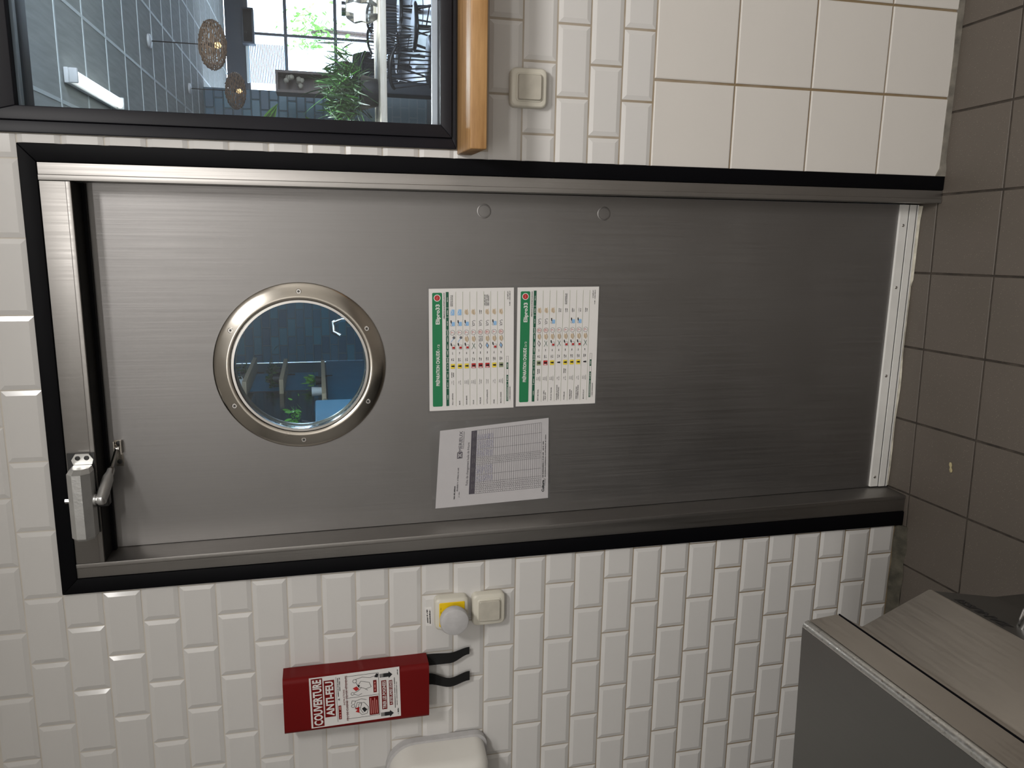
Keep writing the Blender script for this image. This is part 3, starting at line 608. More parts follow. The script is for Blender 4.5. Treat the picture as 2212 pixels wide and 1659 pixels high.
    p.text('LE REPLAY', 289, yb + 4.5, 3.0, INK, align='R', bold=0.01); p.greek(252, 289, yb + 9, 1.9, INK); p.greek(17, 56, yb + 10, 1.9, INK)
    p.build('print', t)
R1_ = [('SOLS / SIPHONS', '1 fois\npar jour', 'y', 'b', 'm', 'b', 's', 2), ('MURS', '1 fois\npar sem.', 'y', 'b', 'm', 'b', 's', 0), ('BAIN-MARIE', 'Après\nchaque\nutilisation', 'y', 'b', 'h', 'b', 'h', 0),
       ('FOUR', 'Après\nchaque\nutilisation', 'r', 'x', 'h', 't', 'h', 0), ('FRITEUSE', 'À chaque\nvidange', 'r', 't', 'x', 't', 'x', 0), ('HOTTE ASPIRANTE', '1 fois par\nsemaine', 'r', 't', 'h', 't', 'h', 4),
       ('ÉVIER', '1 fois\npar jour', 'y', 'b', 'h', 'b', 'h', 0), ('MICRO-ONDES', 'Après\nchaque\nutilisation', 'g', 't', 'h', 't', 'h', 0)]
R2_ = [('PETIT MATÉRIEL', 'Après\nchaque\nutilisation', 'g', 't', 'h', 't', 'h', 0), ('PIANO / GRILL\n/ FEUX VIFS', 'Après\nchaque\nutilisation', 'r', 'x', 'h', 't', 'h', 0), ('PLAN DE TRAVAIL', 'Après\nchaque\nutilisation', 'y', 'b', 'h', 'b', 'h', 0),
       ('POIGNÉES DE PORTE\n/ INTERRUPTEURS', '1 fois\npar jour', 'n', 'x', 'h', '', 'x', 0), ('POUBELLES', '1 fois\npar jour', 'y', 'b', 'h', '', 'x', 2), ('SALAMANDRE\n/ TOASTEUR', 'Après\nchaque\nutilisation', 'y', 'b', 'h', 'b', 'x', 0),
       ('ARMOIRE FROIDE\n/ CHAMBRE FROIDE', '1 fois\npar jour', 'y', 'b', 'h', 'b', 'x', 0), ('MONTE PLAT', 'Après\nchaque\nutilisation', 'n', 'x', 'h', '', 'x', 0)]
poster([q(928, 888), q(926, 624), q(1109, 880), q(1110, 621)], 'cleaning_chart', 'upper laminated green and white cleaning chart next to the porthole', '1/2', R1_, None, 1)
poster([q(1114, 878), q(1118, 621), q(1285, 871), q(1294, 619)], 'cleaning_chart', 'lower laminated green and white cleaning chart under the first one', '2/2', R2_, None, 2)

zs = lambda x, y: q(900 + x / 6.9125, 880 + y / 6.9125)
cs = [zs(280, 1510), zs(350, 350), zs(1960, 1350), zs(1970, 155)]
t, p = sheet_things(cs, 'oil_change_sheet', 'paper frying oil change table with blue handwriting in a clear sleeve', 210, 297, PAPER2)
film_sheet([zs(235, 1528), zs(172, 225), zs(1990, 1356), zs(1992, 112)], t, -0.0022)
U = lambda u: u * 210; V = lambda v: v * 297
p.rect(U(.62), V(.165), U(.70), V(.212), HEADI, 1)
p.line([(U(.635), V(.172)), (U(.685), V(.205))], 2.2, PAPER2, 2); p.line([(U(.685), V(.172)), (U(.635), V(.205))], 2.2, PAPER2, 2); p.line([(U(.66), V(.17)), (U(.66), V(.208))], 1.4, PAPER2, 2)
p.text('MERIEUX', U(.708), V(.205), 9, HEADI, U(.965)); p.text('NutriSciences', U(.74), V(.222), 4, GREYI, U(.955))
p.text('Fiche de changement huile de friture', U(.265), V(.272), 6.2, HEADI, U(.81))
p.greek(U(.10), U(.27), V(.163), 3.6, INK); p.greek(U(.20), U(.50), V(.186), 3.2, GREYI); p.greek(U(.12), U(.19), V(.203), 2.4, GREYI)
tx0, tx1, ty0, ty1, th0 = U(.145), U(.952), V(.335), V(.932), V(.285)
p.rect(tx0, th0, tx1, ty0, HEADI, 1)
for x, s in ((.24, 'Date'), (.34, 'Friteuse'), (.46, 'Opérateur'), (.575, 'Changement'), (.68, 'Filtration'), (.79, 'Observations'), (.90, 'Visa')): p.greek(U(x), 15, V(.308), 2.4, GREYI, align='C'); p.greek(U(x), 11, V(.324), 2.4, GREYI, align='C')
NR = 31; rh = (ty1 - ty0) / NR
for i in range(NR + 1): p.rect(tx0, ty0 + rh * i - .35, tx1, ty0 + rh * i + .35, GREYI, 1)
for u in (.145, .198, .24, .29, .387, .517, .563, .605, .71, .831, .952): p.rect(U(u) - .35, ty0, U(u) + .35, ty1, GREYI, 1)
rnd = random.Random(3)
for i in range(NR):
    yc = ty0 + rh * (i + .5)
    for u in (.17, .22, .265, .54, .585): p.disc(U(u), yc, .9 + .5 * rnd.random(), GREYI, 2, 6)
for i in range(8):
    yc = ty0 + rh * (i + .5)
    for (ua, ub) in ((.30, .38), (.40, .51), (.615, .70), (.72, .82), (.835, .90)):
        x = U(ua); pts = []
        while x < U(ub): pts.append((x, yc + rnd.uniform(-2.3, 2.3))); x += rnd.uniform(.8, 2.0)
        p.line(pts, .55, PEN, 3)
p.text('Cultura', U(.085), V(.962), 6.2, INK, U(.235), bold=0.05); p.line([(U(.16), V(.969)), (U(.245), V(.974)), (U(.25), V(.955))], .8, INK, 2)
p.greek(U(.26), U(.72), V(.955), 2.9, INK)
p.greek(U(.27), U(.80), V(.975), 2.2, INK)
p.build('print', t)

# ================================================================== SWITCHES, STOP BUTTON, STICKER
def plate(b, cx, cz, s, y0, y1, r, mi=0, taper=0.004):
    loft(b, [[Vector((x, y, z)) for x, z in rrect(cx - k, cz - k, cx + k, cz + k, r)] for y, k in ((y0, s), (y1 + 0.005, s), (y1 + 0.0012, s - taper * 0.5), (y1, s - taper))], mi)
def switch(cx, cz, s, label):
    t = thing('light_switch', (cx, 0, cz - s), label, 'light switch', 'cream surface switches on the tiles')
    b = MB(); plate(b, cx, cz, s, 0, -0.022, 0.012); b.build('surround', CREAM, t, smooth=35)
    b = MB(); plate(b, cx, cz, s * 0.76, -0.0222, -0.0245, 0.007, 0, 0.003); b.build('inner_frame', CREAM, t, smooth=35)
    b = MB(); plate(b, cx, cz, s * 0.655, -0.0246, -0.0300, 0.004, 0, 0.002); b.build('rocker', ROCKER, t, smooth=35)
switch(1.171, 1.099, 0.0405, 'cream rocker switch on tiles beneath the wooden sill')
switch(-0.041, 1.1735, 0.0405, 'cream rocker switch beside the grey stop button')
cx, cz = -0.0405, 1.2655
t = thing('stop_button', (cx, 0, cz - 0.04), 'grey mushroom push button on a yellow and cream plate', 'push button')
b = MB(); plate(b, cx, cz, 0.0405, 0, -0.026, 0.012); b.build('surround', CREAM, t, smooth=35)
b = MB(); plate(b, cx, cz, 0.031, -0.0262, -0.028, 0.003, 0, 0.001); yp = b.build('yellow_plate', YELLOW, t)
b = MB(); [b.box((cx - 0.026 + 0.010 * k, -0.0283, cz + 0.0272), (cx - 0.020 + 0.010 * k, -0.028, cz + 0.0278)) for k in range(5)]
[b.box((cx - 0.029, -0.0283, cz - 0.024 + 0.010 * k), (cx - 0.0284, -0.028, cz - 0.018 + 0.010 * k)) for k in range(5)]; b.build('print', INK, yp)
MB().lathe([(0.0001, 0.0281), (0.024, 0.0281), (0.023, 0.032), (0.0275, 0.036), (0.0325, 0.041), (0.0345, 0.047), (0.0345, 0.058), (0.0325, 0.0625), (0.029, 0.064), (0.0001, 0.0645)], (cx - 0.003, 0, cz - 0.001), (0, -1, 0), 40).build('mushroom_cap', GREYP, t, smooth=40)
t = thing('sticker', (-0.045, 0, 1.314), 'tiny white label with two printed lines above the stop button', 'sticker')
c4 = [onY(920 , 1352, -0.0006), onY(917, 1312, -0.0006), onY(933, 1352, -0.0006), onY(932, 1311, -0.0006)]
b = MB(); b.add(c4 + [c + Vector((0, 0.0005, 0)) for c in c4], [(0, 1, 3, 2), (0, 4, 5, 1), (1, 5, 7, 3), (3, 7, 6, 2), (2, 6, 4, 0)]); b.build('label', PAPER, t)
p = Print(*c4, 40, 14); p.greek(5, 35, 6, 3.0, INK); p.greek(5, 35, 11.5, 3.0, INK); p.build('print', t)

# ================================================================== FIRE BLANKET
fb = thing('fire_blanket_case', (-0.215, 0, 1.325), 'red plastic fire blanket case with white instruction label on tiles', 'fire blanket')
X0, X1, Z0, Z1, D = -0.290, -0.150, 1.3255, 1.6615, 0.055
prof = [(X0, 0.0), (X0, -D + 0.012)] + [(X0 + 0.012 - 0.012 * math.cos(a), -D + 0.012 - 0.012 * math.sin(a)) for a in [math.radians(15 * k) for k in range(1, 6)]] + [(X0 + 0.012, -D), (X1 - 0.012, -D)] + [(X1 - 0.012 + 0.012 * math.sin(a), -D + 0.012 - 0.012 * math.cos(a)) for a in [math.radians(15 * k) for k in range(1, 6)]] + [(X1, -D + 0.012), (X1, 0.0)]
b = MB(); outer_ = prof; inner_ = [(x * 1.0 + (0.003 if x < -0.22 else -0.003), min(y + 0.003, -0.001)) for x, y in prof]
n = len(prof)
for zz in ():
    pass
vs = [(x, y, Z0) for x, y in outer_] + [(x, y, Z1) for x, y in outer_] + [(x, y, Z0) for x, y in inner_] + [(x, y, Z1 - 0.003) for x, y in inner_]
fs = [(k, k + 1, n + k + 1, n + k) for k in range(n - 1)] + [(2 * n + k, 3 * n + k, 3 * n + k + 1, 2 * n + k + 1) for k in range(n - 1)] + [(k, 2 * n + k, 2 * n + k + 1, k + 1) for k in range(n - 1)] + [tuple(range(n, 2 * n))]
b.add(vs, fs); b.build('case', RED, fb, smooth=35)
MB().box((X0 + 0.0002, -0.0012, Z0), (X1 - 0.0002, -0.0002, Z1 - 0.001)).build('back_plate', RED, fb)
MB().box((X0 + 0.012, -D + 0.010, Z0 + 0.012), (X1 - 0.012, -0.020, Z1 - 0.01)).build('blanket', mat('blanket_cloth', (0.5, 0.48, 0.45), 0.9), fb)
def strap(pts, wpts):
    b = MB(); vs = []; fs = []
    for (x, y, z), (wa, wb) in zip(pts, wpts):
        vs += [(wa, y, z), (wb, y, z), (wb, y + 0.0022, z), (wa, y + 0.0022, z)]
    for i in range(len(pts) - 1):
        for k in range(4): fs.append((i * 4 + k, i * 4 + (k + 1) % 4, i * 4 + 4 + (k + 1) % 4, i * 4 + 4 + k))
    m = len(pts) * 4 - 4; fs += [(3, 2, 1, 0), (m, m + 1, m + 2, m + 3)]
    b.add(vs, fs); b.build('pull_strap', STRAP, fb)
def smooth_strap(ctrl):
    pts = []; ws = []
    for i in range(len(ctrl) - 1):
        for k in range(6):
            f = k / 6; f = f * f * (3 - 2 * f); a_, c_ = ctrl[i], ctrl[i + 1]; v = [a_[j] + (c_[j] - a_[j]) * f for j in range(4)]; zz = a_[3] + (c_[3] - a_[3]) * k / 6
            pts.append((0, v[2], zz)); ws.append((v[0], v[1]))
    e = ctrl[-1]; pts.append((0, e[2], e[3])); ws.append((e[0], e[1])); strap(pts, ws)
smooth_strap([(-0.181, -0.152, -0.008, 1.345), (-0.180, -0.150, -0.009, 1.321), (-0.176, -0.149, -0.016, 1.268), (-0.158, -0.140, -0.014, 1.220)])
smooth_strap([(-0.232, -0.202, -0.008, 1.345), (-0.231, -0.202, -0.009, 1.321), (-0.240, -0.217, -0.016, 1.268), (-0.229, -0.205, -0.014, 1.219)])
za = lambda x, y: onY(590 + x / 4.809, 1390 + y / 4.809, -D - 0.0004)
lc = [za(400, 885), za(370, 365), za(1328, 750), za(1310, 240)]
b = MB(); b.add(lc + [c + Vector((0, 0.0003, 0)) for c in lc], [(0, 1, 3, 2), (0, 4, 5, 1), (1, 5, 7, 3), (3, 7, 6, 2), (2, 6, 4, 0)]); lab = b.build('instruction_label', PAPER, fb)
p = Print(*lc, 130, 210)
p.rect(3, 4, 127, 30, RED, 1); p.text('COUVERTURE', 6, 26.5, 19, PAPER, 124, bold=0.035)
p.rect(24, 33, 119, 57, RED, 1); p.text('ANTI-FEU', 27, 53.5, 17, PAPER, 116, bold=0.035)
p.rect(14, 64, 50, 70.5, RED, 1); p.greek(16, 48, 69, 3.4, PINK)
p.rect(8, 61, 125, 61.6, INK, 1); p.poly([(63, 68), (69, 68), (66, 62.5)], GREYI, 1)
p.greek(74, 122, 66, 2.2, INK); p.greek(88, 122, 70, 2.0, INK)
p.text('INSTRUCTIONS', 50, 80, 4, RED, 90)
p.text('FEU DE CUISINE', 8, 87, 5.2, RED, 60); p.text('FEU DE VÊTEMENTS', 66, 87, 5.2, RED, 125)
p.line([(12, 84), (122, 84), (122, 160), (12, 160), (12, 84)], .8, INK, 1); p.line([(66, 84), (66, 160)], .8, INK, 1)
# figure 1: someone lowering the blanket over a pan
def pl(pts, wd=.8, m=INK): p.line(pts, wd, m, 2)
pl([(18, 118), (30, 108), (48, 112), (50, 124), (36, 134), (20, 130), (18, 118)]); pl([(22, 121), (34, 114), (46, 118)]); p.poly([(24, 124), (34, 118), (38, 124), (30, 131)], INK, 2)
p.poly([(24, 112), (28, 103), (33, 108), (36, 101), (40, 112)], REDI, 2)
p.ring(44, 98, 4, .8, INK, 2, 14); pl([(41, 102), (34, 106), (38, 114)]); pl([(48, 101), (56, 104), (60, 118), (56, 130)]); pl([(38, 104), (52, 108), (50, 118), (40, 116)]); pl([(56, 104), (58, 96), (50, 94)])
p.rect(14, 136, 62, 158, RED, 1)
for k in range(4): p.rect(17, 139 + 4.6 * k, 58 - 6 * (k % 2), 140.6 + 4.6 * k, PINK, 2)
# figure 2: someone wrapping a person whose clothes burn
p.ring(108, 104, 4.4, .8, INK, 2, 14); pl([(104, 107), (92, 112), (86, 126), (80, 134)]); pl([(112, 106), (116, 122), (112, 140), (117, 157)]); pl([(96, 112), (106, 118), (100, 138), (88, 142), (84, 128)]); p.poly([(90, 113), (98, 110), (96, 116)], INK, 3)
p.ring(76, 98, 3.6, .8, INK, 2, 12); pl([(78, 102), (82, 112), (90, 120)]); pl([(74, 102), (70, 112), (74, 120)]); p.poly([(82, 106), (90, 99), (94, 108), (86, 114)], REDI, 3)
p.poly([(112, 150), (121, 155), (119, 160), (110, 158)], INK, 2)
p.rect(72, 147, 104, 155, RED, 1); p.greek(74, 102, 152.6, 3.6, PINK)
p.rect(24, 166, 100, 178, RED, 1); p.text('TIRER LES POIGNEES', 26, 176, 7.6, PAPER, 98, bold=0.02)
p.rect(33, 184, 98, 192, RED, 1); p.text('A JETER APRES USAGE', 35, 190.6, 5.2, PAPER, 96, bold=0.02)
for ax in (11, 113):
    for k in range(4): p.rect(ax - 5, 163 + 2.4 * k, ax + 5, 164.5 + 2.4 * k, INK, 1)
    p.rect(ax - 5, 172, ax + 5, 184, INK, 1); p.poly([(ax - 9, 184), (ax + 9, 184), (ax, 193)], INK, 1)
p.greek(24, 104, 198, 1.9, INK); p.greek(30, 92, 202.5, 1.6, INK); p.greek(6, 22, 205, 3.0, INK); p.greek(110, 124, 206, 2.2, INK)
p.build('print', lab)

# ================================================================== WALL DISPENSER (lower left of the red case)
ds = thing('wall_dispenser', (-0.50, 0, 1.19), 'white rounded plastic dispenser with grey back on tiles', 'dispenser')
def dloop(y, g, r1, r2):
    x0, x1, z0, z1 = -0.64 + g, -0.378 - g, 1.175 + g, 1.428 - g; pts = []
    for cx, cz, r, a0 in ((x1 - r1, z1 - r1, r1, 0), (x0 + r1, z1 - r1, r1, 90), (x0 + r2, z0 + r2, r2, 180), (x1 - r2, z0 + r2, r2, 270)):
        for k in range(9): t_ = math.radians(a0 + 90 * k / 8); pts.append(Vector((cx + r * math.cos(t_), y, cz + r * math.sin(t_))))
    return pts
b = MB(); loft(b, [dloop(-0.0005, 0, 0.07, 0.03), dloop(-0.02, 0, 0.07, 0.03)]); b.build('back_plate', GREYP, ds, smooth=40)
b = MB(); loft(b, [dloop(-0.0202, 0.006, 0.068, 0.03), dloop(-0.085, 0.010, 0.066, 0.03), dloop(-0.105, 0.018, 0.060, 0.028), dloop(-0.116, 0.032, 0.05, 0.022), dloop(-0.119, 0.055, 0.03, 0.012)]); b.build('cover', mat('white_abs', (0.74, 0.72, 0.67), 0.22, coat=0.3), ds, smooth=50)
MB().box((-0.50, -0.1215, 1.34), (-0.43, -0.1192, 1.372)).build('level_window', mat('smoked_window', (0.16, 0.16, 0.16), 0.1, coat=0.5), ds, bevel=0.002)

# ================================================================== INTERNAL WINDOW AND SILL
wn = thing('window_1', (1.6, 0, 1.255), kind='structure')
fx0, fx1, fz0, fz1 = 1.038, 2.32, 1.2555, 2.32; gx0, gx1, gz0, gz1 = 1.0865, 2.27, 1.291, 2.101
def frame_piece(pts, y0, y1, nm='frame_member'): MB().prism([(x, y0, z) for x, z in pts], (0, y1 - y0, 0)).build(nm, BLACK_W, wn, bevel=0.0015)
def frame_ring(a, c, y0, y1, nm):
    (x0, z0, x1, z1), (i0, j0, i1, j1) = a, c
    frame_piece([(x0, z0), (i0, j0), (i0, j1), (x0, z1)], y0, y1, nm); frame_piece([(x1, z0), (x1, z1), (i1, j1), (i1, j0)], y0, y1, nm)
    frame_piece([(x0, z0), (x1, z0), (i1, j0), (i0, j0)], y0, y1, nm); frame_piece([(x0, z1), (i0, j1), (i1, j1), (x1, z1)], y0, y1, nm)
frame_ring((fx0, fz0, fx1, fz1), (1.060, 1.266, 2.298, 2.20), -0.010, 0.0034, 'cover_strip')
frame_ring((1.0605, 1.2665, 2.2975, 2.1995), (gx0, gz0, gx1, gz1), -0.016, 0.10, 'frame_member')
MB().box((gx0, 0.020, gz0), (gx1, 0.026, gz1)).build('pane', GLASS, wn)
b = MB(); b.box((gx0 + 0.0005, 0.0265, gz0 + 0.0003), (gx1, 0.040, gz0 + 0.012)); b.build('glazing_bead', WHITE_P, wn)  # white strip drawn for the bright reflection along the bottom of the glass
b = MB(); b.box((gx0 + 0.0005, 0.004, gz1 - 0.006), (gx1, 0.0195, gz1 - 0.0003)); b.build('glazing_bead', mat('blue_grey_glint', (0.20, 0.26, 0.32), 0.25), wn)  # bluish glint on the top reveal painted as a blue-grey strip
t = thing('window_sill', (1.6, -0.08, 1.2195), 'thick oak shelf under the internal window', 'shelf')
MB().box((1.027, -0.157, 1.2190), (2.33, -0.0014, 1.2530)).build('board', WOOD, t, bevel=0.0025)

# ================================================================== STEEL COOKER
YW = math.radians(2.3); c_, s_ = math.cos(YW), math.sin(YW)
ap_o = Vector((0.289, -0.788, 0)); ay = Vector((s_ * -1, c_, 0)); axx = Vector((c_, s_, 0))
ap = thing('steel_cooker', (0.0, -1.4, 0), 'stainless steel kitchen appliance with sloping front panel and rounded worktop', 'cooker')
def AP(x, y, z): return ap_o + axx * x + ay * y + Vector((0, 0, z))         # x: out from front edge, y: towards the door wall
LEN = 1.25; DEP = 0.72
def extr(prof, y0, y1, name, m, bevel=0.0, seg=2, par=None):
    return MB().prism([AP(x, y0, z) for x, z in prof], ay * (y1 - y0)).build(name, m, par or ap, bevel=bevel, seg=seg)
# worktop with a rolled front edge
arc = [(-0.004 + 0.010 * math.sin(a), 0.840 + 0.010 * math.cos(a)) for a in [math.radians(10 * k) for k in range(0, 10)]]
wt = [(-DEP, 0.788), (-DEP, 0.850), (-0.0045, 0.850), (-0.0045, 0.788)]
b = MB(); b.prism([AP(x, -LEN, z) for x, z in wt], ay * LEN); b.build('worktop', STEEL_T, ap, smooth=30)
b = MB(); b.prism([AP(x, -LEN, z) for x, z in [(-0.0044, 0.838)] + arc[:1] + arc[1:]], ay * LEN); b.build('rolled_edge', mat('edge_highlight_steel', (0.62, 0.62, 0.60), 0.32, 1.0, var=0.05, vscale=160, rvar=0.10), ap, smooth=60)  # highlight along the rolled edge put into a brighter steel colour
extr([(-0.0044, 0.8378), (0.0060, 0.8378), (0.0105, 0.790), (0.008, 0.7885), (-0.0044, 0.7885)], -LEN, 0.0, 'front_edge', STEEL_A)
extr([(-DEP + 0.03, 0.12), (-DEP + 0.03, 0.7878), (-0.030, 0.7878), (-0.030, 0.12)], -LEN + 0.003, -0.003, 'carcass', DARK_M)
extr([(0.0015, 0.7868), (0.0116, 0.7868), (0.0116, 0.7884), (0.0015, 0.7884)], -LEN + 0.001, -0.001, 'shadow_gap', BLACK)
extr([(-0.030, 0.7866), (0.0065, 0.7866), (0.0085, 0.7845), (-0.0135, 0.746), (-0.0125, 0.742), (0.036, 0.628), (0.0355, 0.622), (-0.030, 0.622)], -LEN + 0.001, -0.001, 'control_panel', STEEL_A, 0.0015)
lo = extr([(-0.030, 0.13), (-0.030, 0.6215), (0.034, 0.6215), (0.012, 0.50), (0.010, 0.13)], -LEN + 0.002, -0.002, 'door_panel', mat('shaded_steel', (0.10, 0.098, 0.092), 0.4, 0.8), 0.002)  # shade below the panel put into the dark colour and inward tilt
b = MB(); hy0, hy1 = -0.98, -0.125
b.tube([AP(0.020, hy1, 0.575), AP(0.052, hy1 - 0.006, 0.572), AP(0.060, hy1 - 0.03, 0.571), AP(0.060, hy0 + 0.03, 0.571), AP(0.052, hy0 + 0.006, 0.572), AP(0.020, hy0, 0.575)], 0.009, 12); b.build('door_handle', CHROME, ap, smooth=50)
# maker's name on the shaded strip under the panel
nx = Vector((0.984, 0, -0.178)); nx = (axx * 0.984 + Vector((0, 0, -0.178))).normalized()
def NP(y, f): return AP(0.0338 - 0.022 * f, y, 0.6205 - 0.1215 * f)
p = Print(NP(-0.130, 0.05), NP(-0.032, 0.05), NP(-0.130, 0.27), NP(-0.032, 0.27), 98, 26, nx); p.text('ZANUSSI', 2, 22, 18, INK, 96, bold=0.03); p.build('lettering', ap)
for lx in (-DEP + 0.08, -0.06):
    for lyy in (-LEN + 0.07, -0.07):
        a = AP(lx, lyy, 0.0005); MB().tube([a, a + Vector((0, 0, 0.02)), a + Vector((0, 0, 0.12))], [0.028, 0.022, 0.018], 14).build('leg', STEEL_R, ap, smooth=40)
for k in range(5):
    c = AP(0.0115, -0.52 - 0.14 * k, 0.685); nrm = (axx * 0.92 + Vector((0, 0, 0.39))).normalized()
    MB().lathe([(0.0001, 0.03), (0.019, 0.03), (0.022, 0.026), (0.023, 0.0)], c, nrm, 24).build('knob', BLACK, ap, smooth=40)
# scrap of food on the floor
c = onZ(2055, 1010, 0.0); t = MB(); a = []
pts = [(-0.006, -0.011), (-0.001, -0.013), (0.003, -0.006), (0.002, 0.0), (0.006, 0.006), (0.005, 0.013), (0.0, 0.013), (-0.003, 0.006), (-0.002, 0.0), (-0.006, -0.005)]
t.prism([(c.x + y, c.y + x, 0.0004) for x, y in pts], (0, 0, 0.003)); t.build('food_scrap', mat('dried_potato', (0.42, 0.36, 0.20), 0.7), bevel=0.0008, label='small yellowish scrap of food on the brown floor tiles', cat='food scrap')


# ================================================================== DINING ROOM BEHIND THE GLASS
HD = 2.98; FWY = 13.44; BWY = 10.03; BX = 2.611; LWX = -1.15
MB().box((LWX - 0.1, 0.1301, -0.10), (6.6, FWY + 3.0, -0.02)).build('floor_dining', mat('dining_floor', (0.10, 0.10, 0.105), 0.3, var=0.1, vscale=2), kind='structure')
wl = thing('wall_dining_left', (LWX, 0.13, 0), kind='structure')
MB().box((LWX - 0.1, 0.1301, -0.02), (LWX, BWY, HD)).build('upper_wall', mat('deep_teal_paint', (0.008, 0.055, 0.085), 0.45, var=0.08, vscale=3), wl)
MB().box((LWX + 0.0001, 0.1305, -0.0199), (LWX + 0.012, BWY - 0.01, 1.487)).build('lower_panel', BLUEW, wl)
MB().box((LWX + 0.0001, onX(700, 850, -0.95).y, 1.60), (LWX + 0.004, onX(607, 775, -0.95).y, 2.75)).build('shelf_recess', BLUEW, wl)
bw = thing('wall_dining_brick', (0, BWY, 0), kind='structure')
MB().box((LWX, BWY + 0.008, -0.02), (BX - 0.002, BWY + 0.12, HD)).build('mortar_bed', mat('grey_teal_mortar', (0.075, 0.13, 0.15), 0.8), bw)
MB().box((LWX, BWY + 0.001, -0.02), (BX, BWY + 0.0079, 0.94)).build('lower_courses', TEAL, bw, kind='stuff')
TB = [mat('teal_brick_a', (0.008, 0.13, 0.19), 0.35), mat('teal_brick_b', (0.010, 0.10, 0.16), 0.4), mat('teal_brick_c', (0.006, 0.075, 0.13), 0.4)]
bms = {}
def brick(x0, x1, z0, z1):
    k = (round(x1 - x0, 3), random.randint(0, 2))
    if k not in bms:
        a_, c2, e = (x1 - x0) / 2, (z1 - z0) / 2, 0.006; me = bpy.data.meshes.new('brick')
        me.from_pydata([(-a_, 0.009, -c2), (a_, 0.009, -c2), (a_, 0.009, c2), (-a_, 0.009, c2), (-a_ + e, 0, -c2 + e), (a_ - e, 0, -c2 + e), (a_ - e, 0, c2 - e), (-a_ + e, 0, c2 - e)], [], [(4, 5, 6, 7), (0, 1, 5, 4), (1, 2, 6, 5), (2, 3, 7, 6), (3, 0, 4, 7)]); me.materials.append(TB[k[1]]); bms[k] = me
    o = bpy.data.objects.new('brick', bms[k]); COL.objects.link(o); o.parent = bw; o.location = ((x0 + x1) / 2, 0, (z0 + z1) / 2)
for r_ in range(17):
    z0 = 0.945 + 0.119 * r_; xx = BX - (0.13 if r_ % 2 else 0.26); x1 = BX
    while x1 > LWX + 0.03:
        xa = max(xx, LWX + 0.002); brick(xa + 0.005, x1 - 0.005, z0 + 0.005, z0 + 0.114); x1 = xx; xx -= 0.26
MB().box((6.5, 0.1301, -0.02), (6.6, FWY, HD)).build('wall_dining_right', DARKB, kind='structure')
MB().box((LWX - 0.1, 0.1301, 2.7501), (RX0, 0.2, HD)) if False else None
# suspended ceiling: panels as parts, bars as parts
ce = thing('ceiling_dining', (0, 0, HD), kind='structure')
MB().box((LWX - 0.1, 0.1301, HD + 0.012), (6.6, FWY, HD + 0.06)).build('void_lid', DARKB, ce)
gx = [onZ(174.7, 34.2, HD).x + 0.5985 * k for k in range(-5, 8)]; gy = [onZ(38, 0, HD).y + 0.5985 * k for k in range(-5, 20)]
pm = bpy.data.meshes.new('ceiling_panel'); a = 0.2915
pm.from_pydata([(-a, -a, 0), (a, -a, 0), (a, a, 0), (-a, a, 0), (-a, -a, 0.01), (a, -a, 0.01), (a, a, 0.01), (-a, a, 0.01)], [], [(0, 1, 2, 3), (7, 6, 5, 4), (0, 4, 5, 1), (1, 5, 6, 2), (2, 6, 7, 3), (3, 7, 4, 0)]); pm.materials.append(CEILT)
for i in range(len(gx) - 1):
    for j in range(len(gy) - 1):
        xm, ym = (gx[i] + gx[i + 1]) / 2, (gy[j] + gy[j + 1]) / 2
        if xm - a < LWX or xm + a > 6.5 or ym - a < 0.14 or ym + a > FWY: continue
        if xm < 0.9 or xm > 5.2: continue
        o = bpy.data.objects.new('ceiling_panel', pm); COL.objects.link(o); o.parent = ce; o.location = (xm, ym, 0.001)
for x in gx:
    if x > LWX: MB().box((x - 0.011, 0.135, HD - 0.002), (x + 0.011, FWY - 0.01, HD + 0.012)).build('ceiling_bar', TBAR, ce)
for y in gy:
    if 0.15 < y < FWY - 0.05: MB().box((LWX + 0.01, y - 0.010, HD - 0.003), (6.49, y + 0.010, HD + 0.012)).build('ceiling_bar', TBAR, ce)

# far window wall
fw = thing('wall_dining_far', (3.5, FWY, 0), kind='structure')
wz1 = onY(530, 100, FWY).z; wz0 = 0.35
b = MB(); b.box((BX, FWY, wz1), (6.5, FWY + 0.2, HD)); b.box((BX, FWY, -0.02), (6.5, FWY + 0.2, wz0)); b.build('masonry', DARKB, fw)
wf = thing('window_2', (3.5, FWY, wz0), kind='structure')
FR = mat('dark_window_frame', (0.03, 0.035, 0.045), 0.4)
zt1 = onY(617, 90, FWY).z; zt2 = onY(725, 90, FWY).z; xm0 = onY(617, 75, FWY).x
for z in (wz0 + 0.03, zt2, zt1, wz1 - 0.03): MB().box((BX + 0.001, FWY + 0.05, z - 0.028), (6.499, FWY + 0.11, z + 0.028)).build('transom', FR, wf)
for k in range(-1, 4):
    x = xm0 + 1.15 * k
    if BX < x - 0.02 and x < 6.4: MB().box((x - 0.022, FWY + 0.052, wz0 + 0.001), (x + 0.022, FWY + 0.108, wz1 - 0.001)).build('mullion', FR, wf)
MB().box((BX + 0.001, FWY + 0.078, wz0 + 0.002), (6.498, FWY + 0.084, wz1 - 0.002)).build('pane', GLASS, wf)
